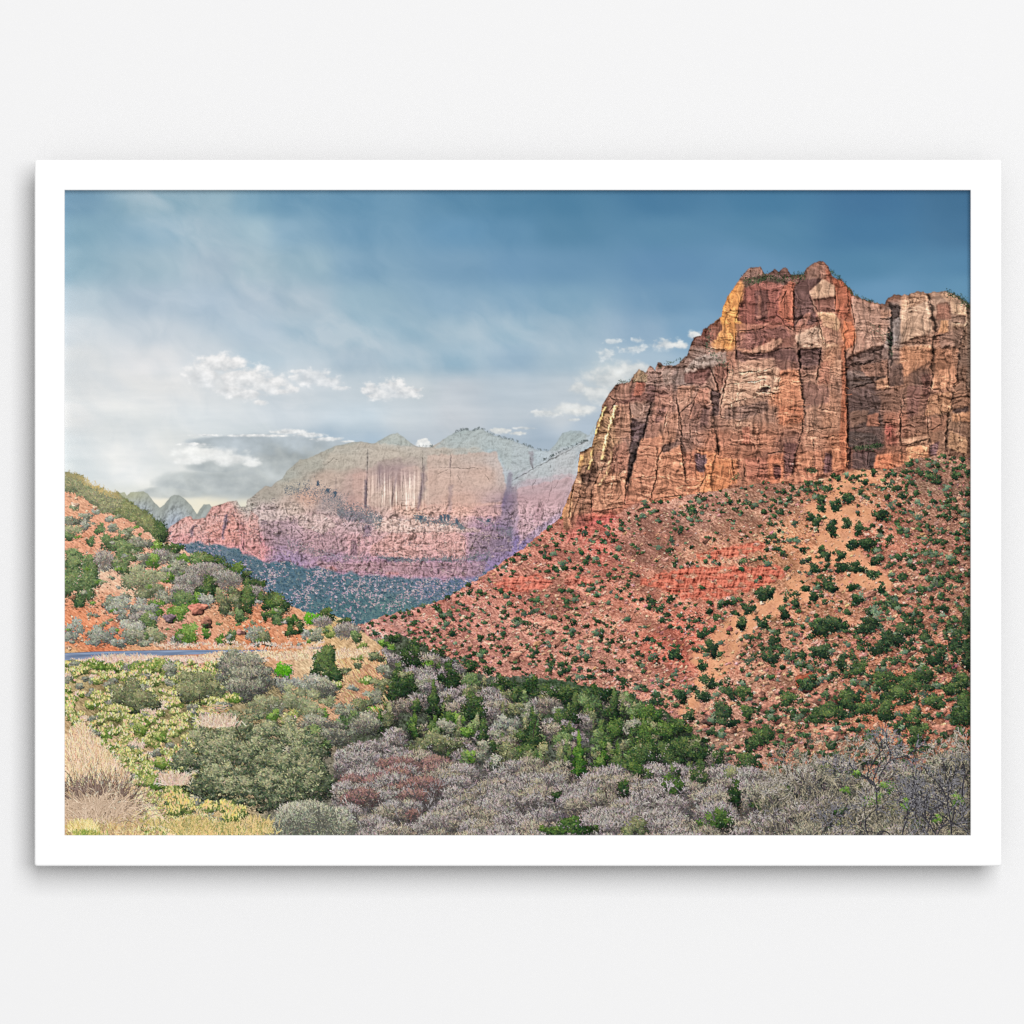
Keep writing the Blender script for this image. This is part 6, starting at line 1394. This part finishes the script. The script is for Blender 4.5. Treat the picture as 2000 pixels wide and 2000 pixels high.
def tree(x_, y_, a_, l_, w_, dep, rg, col):
    steps = max(3, int(l_ / 3))
    cur = rg.normal(0, 0.05)
    for s in range(steps):
        nx = x_ + math.cos(a_) * l_ / steps
        ny = y_ + math.sin(a_) * l_ / steps
        ww = 4 if w_ > 2.7 else (2 if w_ > 1.35 else 1)
        cc_ = np.array(col, f32) + rg.normal(0, 7) + (60 if w_ < 1.4 and rg.random() < .6 else 0)
        strokes([x_], [y_], [a_], [l_ / steps + .6], cc_, 0, ww, .95)
        if ww >= 4:
            strokes([x_ - 1.6], [y_], [a_], [l_ / steps + .6], np.array((112, 110, 112), f32) + rg.normal(0, 10), 0, 1, .55)
        x_, y_ = nx, ny
        a_ += cur + rg.normal(0, 0.07)
        if dep > 0 and s > steps * .35 and rg.random() < .26:
            tree(x_, y_, a_ + rg.choice([-1, 1]) * rg.uniform(.45, .95), l_ * rg.uniform(.4, .65), w_ * .6, dep - 1, rg, col)
    if dep > 0:
        for s_ in (-1, 1):
            tree(x_, y_, a_ + s_ * rg.uniform(.2, .6), l_ * rg.uniform(.5, .75), w_ * .68, dep - 1, rg, col)


BK = (58, 56, 60)
LT = (112, 104, 92)
for x_, y_ in STEMS:
    tree(x_, y_, rb.normal(-1.57, .5), rb.uniform(14, 26), rb.choice([1.3, 1.9, 2.4]), 2, rb, (92, 86, 86) if rb.random() < .5 else (128, 120, 114))
for args in [(1650, 1540, -2.0, 46, 2.0, 4), (1600, 1545, -2.3, 44, 1.8, 4), (1560, 1540, -2.2, 36, 1.6, 3), (1690, 1530, -1.1, 44, 2.0, 4), (1720, 1500, -0.9, 36, 1.8, 4), (1840, 1540, -1.9, 48, 2.0, 4), (1880, 1530, -1.4, 46, 2.0, 4), (1780, 1570, -1.3, 40, 2.0, 4), (1530, 1570, -2.0, 36, 1.6, 3), (1740, 1590, -2.1, 44, 2.0, 4)]:
    tree(*args, rb, LT)
for args in [(1712, 1590, -1.55, 62, 5, 4), (1716, 1530, -1.45, 50, 4.4, 4), (1806, 1636, -1.05, 48, 5, 3), (1862, 1640, -1.75, 74, 5, 4), (1836, 1640, -2.2, 60, 3.6, 4), (1742, 1640, -1.7, 56, 4.5, 4), (1630, 1520, -1.4, 22, 1.6, 3), (1700, 1640, -2.0, 44, 3, 4), (1880, 1560, -1.7, 44, 3, 4), (1700, 1500, -1.2, 40, 3, 4), (1765, 1600, -1.0, 50, 3.4, 4), (1888, 1610, -2.0, 60, 3.6, 4), (1790, 1600, -1.9, 36, 3, 3), (1535, 1518, -1.15, 30, 1.6, 2), (1650, 1640, -1.9, 40, 2.4, 4), (1600, 1640, -1.4, 34, 2, 4)]:
    tree(*args, rb, BK)
for a_ in zz(1440, 1200, KB, [(1230, 1420, 70, 60), (1800, 1520, 60, 60), (1640, 1680, 40, 50), (980, 1310, 50, 30), (900, 1450, 50, 40), (1380, 1560, 40, 50)]):
    bush(a_[0], a_[1], a_[2] * KB, a_[3] * KB, 'bright', .45, 2.4, rng=rb, wid=1)
for args in [(1760, 1640, -1.2, 40, 3, 3), (1830, 1640, -1.5, 50, 3, 3)]:
    tree(*args, rb, BK)

# ---- a crisp print: local contrast as in a high-dynamic-range photograph
land = sst(0, 6, Y - np.where(X < 330, np.interp(X, hs[:, 0], hs[:, 1]), np.where(X < 1166, np.interp(X, ms[:, 0], ms[:, 1]), np.interp(X, cs[:, 0], cs[:, 1]))))[..., None]
b1 = blur121(blur121(img))
img += (img - b1) * land * 0.55
img += (img - blur(img, 10, 1)) * land * 0.22
img = np.clip(img, 6, 252)
# ==== END OF PICTURE

# ----------------------------------------------------------------- the place
import bpy
import bmesh

PX = 0.000635                      # metres per photograph pixel (the frame is about 1.2 m wide)
ZC = 1.5                           # height of the middle of the view
EXPO = 1.12                        # light reaching the wall, relative to white


def px2m(sx, sy):
    return (sx - 1000.0) * PX, ZC - (sy - 1000.0) * PX


scene = bpy.context.scene
for d in list(bpy.data.objects):
    bpy.data.objects.remove(d)


def material(name, colour, rough=0.9, spec=0.1, noise=0.0, scale=40.0, bump=0.0):
    m = bpy.data.materials.new(name)
    m.use_nodes = True
    nt = m.node_tree
    b = nt.nodes['Principled BSDF']
    b.inputs['Roughness'].default_value = rough
    b.inputs['Specular IOR Level'].default_value = spec
    b.inputs['Base Color'].default_value = (*colour, 1)
    if noise or bump:
        tc = nt.nodes.new('ShaderNodeTexCoord')
        nz = nt.nodes.new('ShaderNodeTexNoise')
        nz.inputs['Scale'].default_value = scale
        nz.inputs['Detail'].default_value = 6
        nt.links.new(tc.outputs['Object'], nz.inputs['Vector'])
        if noise:
            mx = nt.nodes.new('ShaderNodeMix')
            mx.data_type = 'RGBA'
            mx.inputs['A'].default_value = (*[c * (1 - noise) for c in colour], 1)
            mx.inputs['B'].default_value = (*[min(1, c * (1 + noise)) for c in colour], 1)
            nt.links.new(nz.outputs['Fac'], mx.inputs['Factor'])
            nt.links.new(mx.outputs['Result'], b.inputs['Base Color'])
        if bump:
            bp = nt.nodes.new('ShaderNodeBump')
            bp.inputs['Strength'].default_value = bump
            bp.inputs['Distance'].default_value = 0.0004
            nt.links.new(nz.outputs['Fac'], bp.inputs['Height'])
            nt.links.new(bp.outputs['Normal'], b.inputs['Normal'])
    return m


wall_mat = material('wall_paint', (0.80, 0.80, 0.802), 1.0, 0.0, 0.004, 60.0)
frame_mat = material('white_lacquer', (0.90, 0.90, 0.90), 0.7, 0.0, 0.004, 25.0)
blocker_mat = material('blocker_dark', (0.10, 0.095, 0.09), 0.8, 0.1, 0.25, 70.0)  # dark colour for the added ring that soaks up bounce light
back_mat = material('backing_board', (0.45, 0.38, 0.30), 0.9, 0.1, 0.15, 90.0)


def link(ob, parent=None):
    scene.collection.objects.link(ob)
    if parent:
        ob.parent = parent
    return ob


# the wall the picture hangs on
bm = bmesh.new()
bmesh.ops.create_cube(bm, size=1.0)
for v in bm.verts:
    v.co.x *= 7.0
    v.co.y = v.co.y * 0.12 + 0.06
    v.co.z = v.co.z * 5.0 + 1.5
me = bpy.data.meshes.new('wall')
bm.to_mesh(me)
bm.free()
me.materials.append(wall_mat)
wall = link(bpy.data.objects.new('wall', me))
wall['kind'] = 'structure'
wall['label'] = 'plain off-white wall behind the framed picture'
wall['category'] = 'wall'

# outline of the frame in photograph pixels
FL, FR, FT, FB = 67.4, 1955.8, 312.2, 1691.6
DEPTH = 0.046                      # frame front to wall
RECESS = 0.0075                    # print lies this far behind the frame front
PIVOT = ((FL + FR) / 2, FB)


def rounded(l, r, t, b, rad, n):
    """rounded rectangle, n points per corner, photograph pixels, clockwise from upper left"""
    out = []
    for cx, cy, a0 in ((l + rad, t + rad, math.pi), (r - rad, t + rad, 1.5 * math.pi), (r - rad, b - rad, 0.0), (l + rad, b - rad, 0.5 * math.pi)):
        for i in range(n):
            a = a0 + (math.pi / 2) * i / (n - 1)
            out.append((cx + rad * math.cos(a), cy + rad * math.sin(a)))
    return out


ox, oz = px2m(*PIVOT)
root = bpy.data.objects.new('framed_picture', None)
root.empty_display_size = 0.1
root.location = (ox, -DEPTH / 2, oz)
link(root)
root['label'] = 'white framed landscape print of red canyon cliffs hanging on the pale wall'
root['category'] = 'picture'


def loc(sx, sy, y):
    a, b = px2m(sx, sy)
    return (a - ox, y + DEPTH / 2, b - oz)


# frame: lofted rings from the wall, round the front edge, to the rebate behind the print
NC = 7
IL, IR, IT, IB = 126.0, 1895.8, 371.2, 1631.6
rings = []


def ring(l, r, t, b, rad, y):
    rings.append([loc(px_, py_, y) for px_, py_ in rounded(l, r, t, b, rad, NC)])


ring(FL, FR, FT, FB, 5.0, -DEPTH + 0.0065)
ring(FL, FR, FT, FB, 5.0, -DEPTH + 0.0022)
for k in (0.35, 0.7, 1.0):
    a = k * math.pi / 2
    e = 3.4 * (1 - math.cos(a))
    ring(FL + e, FR - e, FT + e, FB - e, 5.0, -DEPTH + 0.0022 * (1 - math.sin(a)))
ring(IL - 1.0, IR + 1.0, IT - 1.0, IB + 1.0, 0.9, -DEPTH)
ring(IL - 0.3, IR + 0.3, IT - 0.3, IB + 0.3, 0.6, -DEPTH + 0.0003)
ring(IL, IR, IT, IB, 0.5, -DEPTH + 0.0010)
ring(IL, IR, IT, IB, 0.5, -DEPTH + RECESS + 0.004)
ring(IL - 3, IR + 3, IT - 3, IB + 3, 1.0, -DEPTH + RECESS + 0.004)
ring(IL - 3, IR + 3, IT - 3, IB + 3, 1.0, -DEPTH + 0.0135)
ring(FL + 6, FR - 6, FT + 6, FB - 6, 4.0, -DEPTH + 0.0135)
ring(FL + 1.5, FR - 1.5, FT + 1.5, FB - 1.5, 5.0, -DEPTH + 0.0095)


def loft(name, rings, mat):
    bm = bmesh.new()
    vr = [[bm.verts.new(p) for p in q] for q in rings]
    nr, nv = len(vr), len(vr[0])
    for i in range(nr):
        a, b = vr[i], vr[(i + 1) % nr]
        for j in range(nv):
            bm.faces.new((a[j], a[(j + 1) % nv], b[(j + 1) % nv], b[j]))
    bmesh.ops.recalc_face_normals(bm, faces=bm.faces)
    me = bpy.data.meshes.new(name)
    bm.to_mesh(me)
    bm.free()
    me.materials.append(mat)
    return link(bpy.data.objects.new(name, me), root)


loft('frame', rings, frame_mat)
# added dark ring behind the moulding, stops bounce light and deepens the wall shadow
rings = []
ring(FL + 8, FR - 8, FT + 8, FB - 8, 4.0, -DEPTH + 0.0137)
ring(FL + 24, FR - 24, FT + 24, FB - 24, 4.0, -0.001)
ring(FL + 44, FR - 44, FT + 44, FB - 44, 4.0, -0.001)
ring(FL + 44, FR - 44, FT + 44, FB - 44, 4.0, -DEPTH + 0.0137)
loft('bounce_blocker', rings, blocker_mat)

# backing board inside the frame, behind the print
bm = bmesh.new()
bmesh.ops.create_cube(bm, size=1.0)
bl, bt = loc(FL + 46, FT + 46, 0)[0], loc(FL + 46, FT + 46, 0)[2]
br, bb = loc(FR - 46, FB - 46, 0)[0], loc(FR - 46, FB - 46, 0)[2]
ya, yb = -DEPTH + 0.0142 + DEPTH / 2, -DEPTH + 0.018 + DEPTH / 2
for v in bm.verts:
    v.co = ((bl + br) / 2 + v.co.x * (br - bl), (ya + yb) / 2 + v.co.y * (yb - ya), (bt + bb) / 2 + v.co.z * (bt - bb))
me = bpy.data.meshes.new('backing_board')
bm.to_mesh(me)
bm.free()
me.materials.append(back_mat)
link(bpy.data.objects.new('backing_board', me), root)

# the print: one flat sheet, ink colour stored per point
lin = img / 255.0
lin = np.where(lin <= 0.04045, lin / 12.92, ((lin + 0.055) / 1.055) ** 2.4) / EXPO
rgba = np.ones((H, W, 4), f32)
rgba[..., :3] = np.clip(lin, 0, 0.93)
xs = (np.arange(W, dtype=np.float64) + 0.5) / W * (IR - IL) + IL
ys = (np.arange(H, dtype=np.float64) + 0.5) / H * (IB - IT) + IT
xs[0], xs[-1] = IL - 1.5, IR + 1.5      # the sheet's edge runs under the frame's lip
ys[0], ys[-1] = IT - 1.5, IB + 1.5
gx = (xs - 1000.0) * PX - ox
gz = ZC - (ys - 1000.0) * PX - oz
co = np.zeros((H, W, 3), f32)
co[..., 0] = gx[None, :]
co[..., 1] = -DEPTH + RECESS + DEPTH / 2
co[..., 2] = gz[:, None]
idx = np.arange(H * W, dtype=np.int32).reshape(H, W)
quads = np.stack([idx[:-1, :-1], idx[1:, :-1], idx[1:, 1:], idx[:-1, 1:]], -1).reshape(-1)
nq = (H - 1) * (W - 1)
me = bpy.data.meshes.new('print')
me.vertices.add(H * W)
me.vertices.foreach_set('co', co.ravel())
me.loops.add(nq * 4)
me.loops.foreach_set('vertex_index', quads)
me.polygons.add(nq)
me.polygons.foreach_set('loop_start', np.arange(0, nq * 4, 4, dtype=np.int32))
me.update(calc_edges=True)
at_ = me.color_attributes.new('ink', 'FLOAT_COLOR', 'POINT')
at_.data.foreach_set('color', rgba.ravel())
pm = bpy.data.materials.new('printed_paper')
pm.use_nodes = True
nt = pm.node_tree
b = nt.nodes['Principled BSDF']
b.inputs['Roughness'].default_value = 1.0
b.inputs['Specular IOR Level'].default_value = 0.0
an = nt.nodes.new('ShaderNodeAttribute')
an.attribute_name = 'ink'
nt.links.new(an.outputs['Color'], b.inputs['Base Color'])
me.materials.append(pm)
pr = link(bpy.data.objects.new('print', me), root)

# ----------------------------------------------------------------- light
w = bpy.data.worlds.new('World')
scene.world = w
w.use_nodes = True
bg = w.node_tree.nodes['Background']
bg.inputs['Color'].default_value = (1, 1, 1, 1)
bg.inputs['Strength'].default_value = AMB = 0.42

D = 40.0
LX, LZ = 0.34, 0.46                 # direction of the softbox: up and to the right
SXH, SZH = 0.40, 0.50
ld = bpy.data.lights.new('softbox', 'AREA')
ld.shape = 'RECTANGLE'
ld.size = 2 * SXH * D
ld.size_y = 2 * SZH * D
ld.energy = 21000.0
lo = bpy.data.objects.new('softbox', ld)
lo.location = (LX * D, -D, ZC + LZ * D)
lo.rotation_euler = (math.radians(90), 0, 0)
link(lo)

# ----------------------------------------------------------------- camera
cd = bpy.data.cameras.new('camera')
cam = bpy.data.objects.new('camera', cd)
CAMD = 9.0
cam.location = (0.0, -DEPTH - CAMD, ZC)
cam.rotation_euler = (math.radians(90), 0, 0)
cd.sensor_width = 36.0
cd.lens = 36.0 * CAMD / (2000 * PX)
cd.clip_end = 100.0
link(cam)
scene.camera = cam

vs_ = scene.view_settings
vs_.view_transform = 'Standard'
vs_.look = 'None'
vs_.exposure = 0.0
vs_.gamma = 1.0
vs_.use_curve_mapping = False
scene.cycles.max_bounces = 6
scene.cycles.use_denoising = False
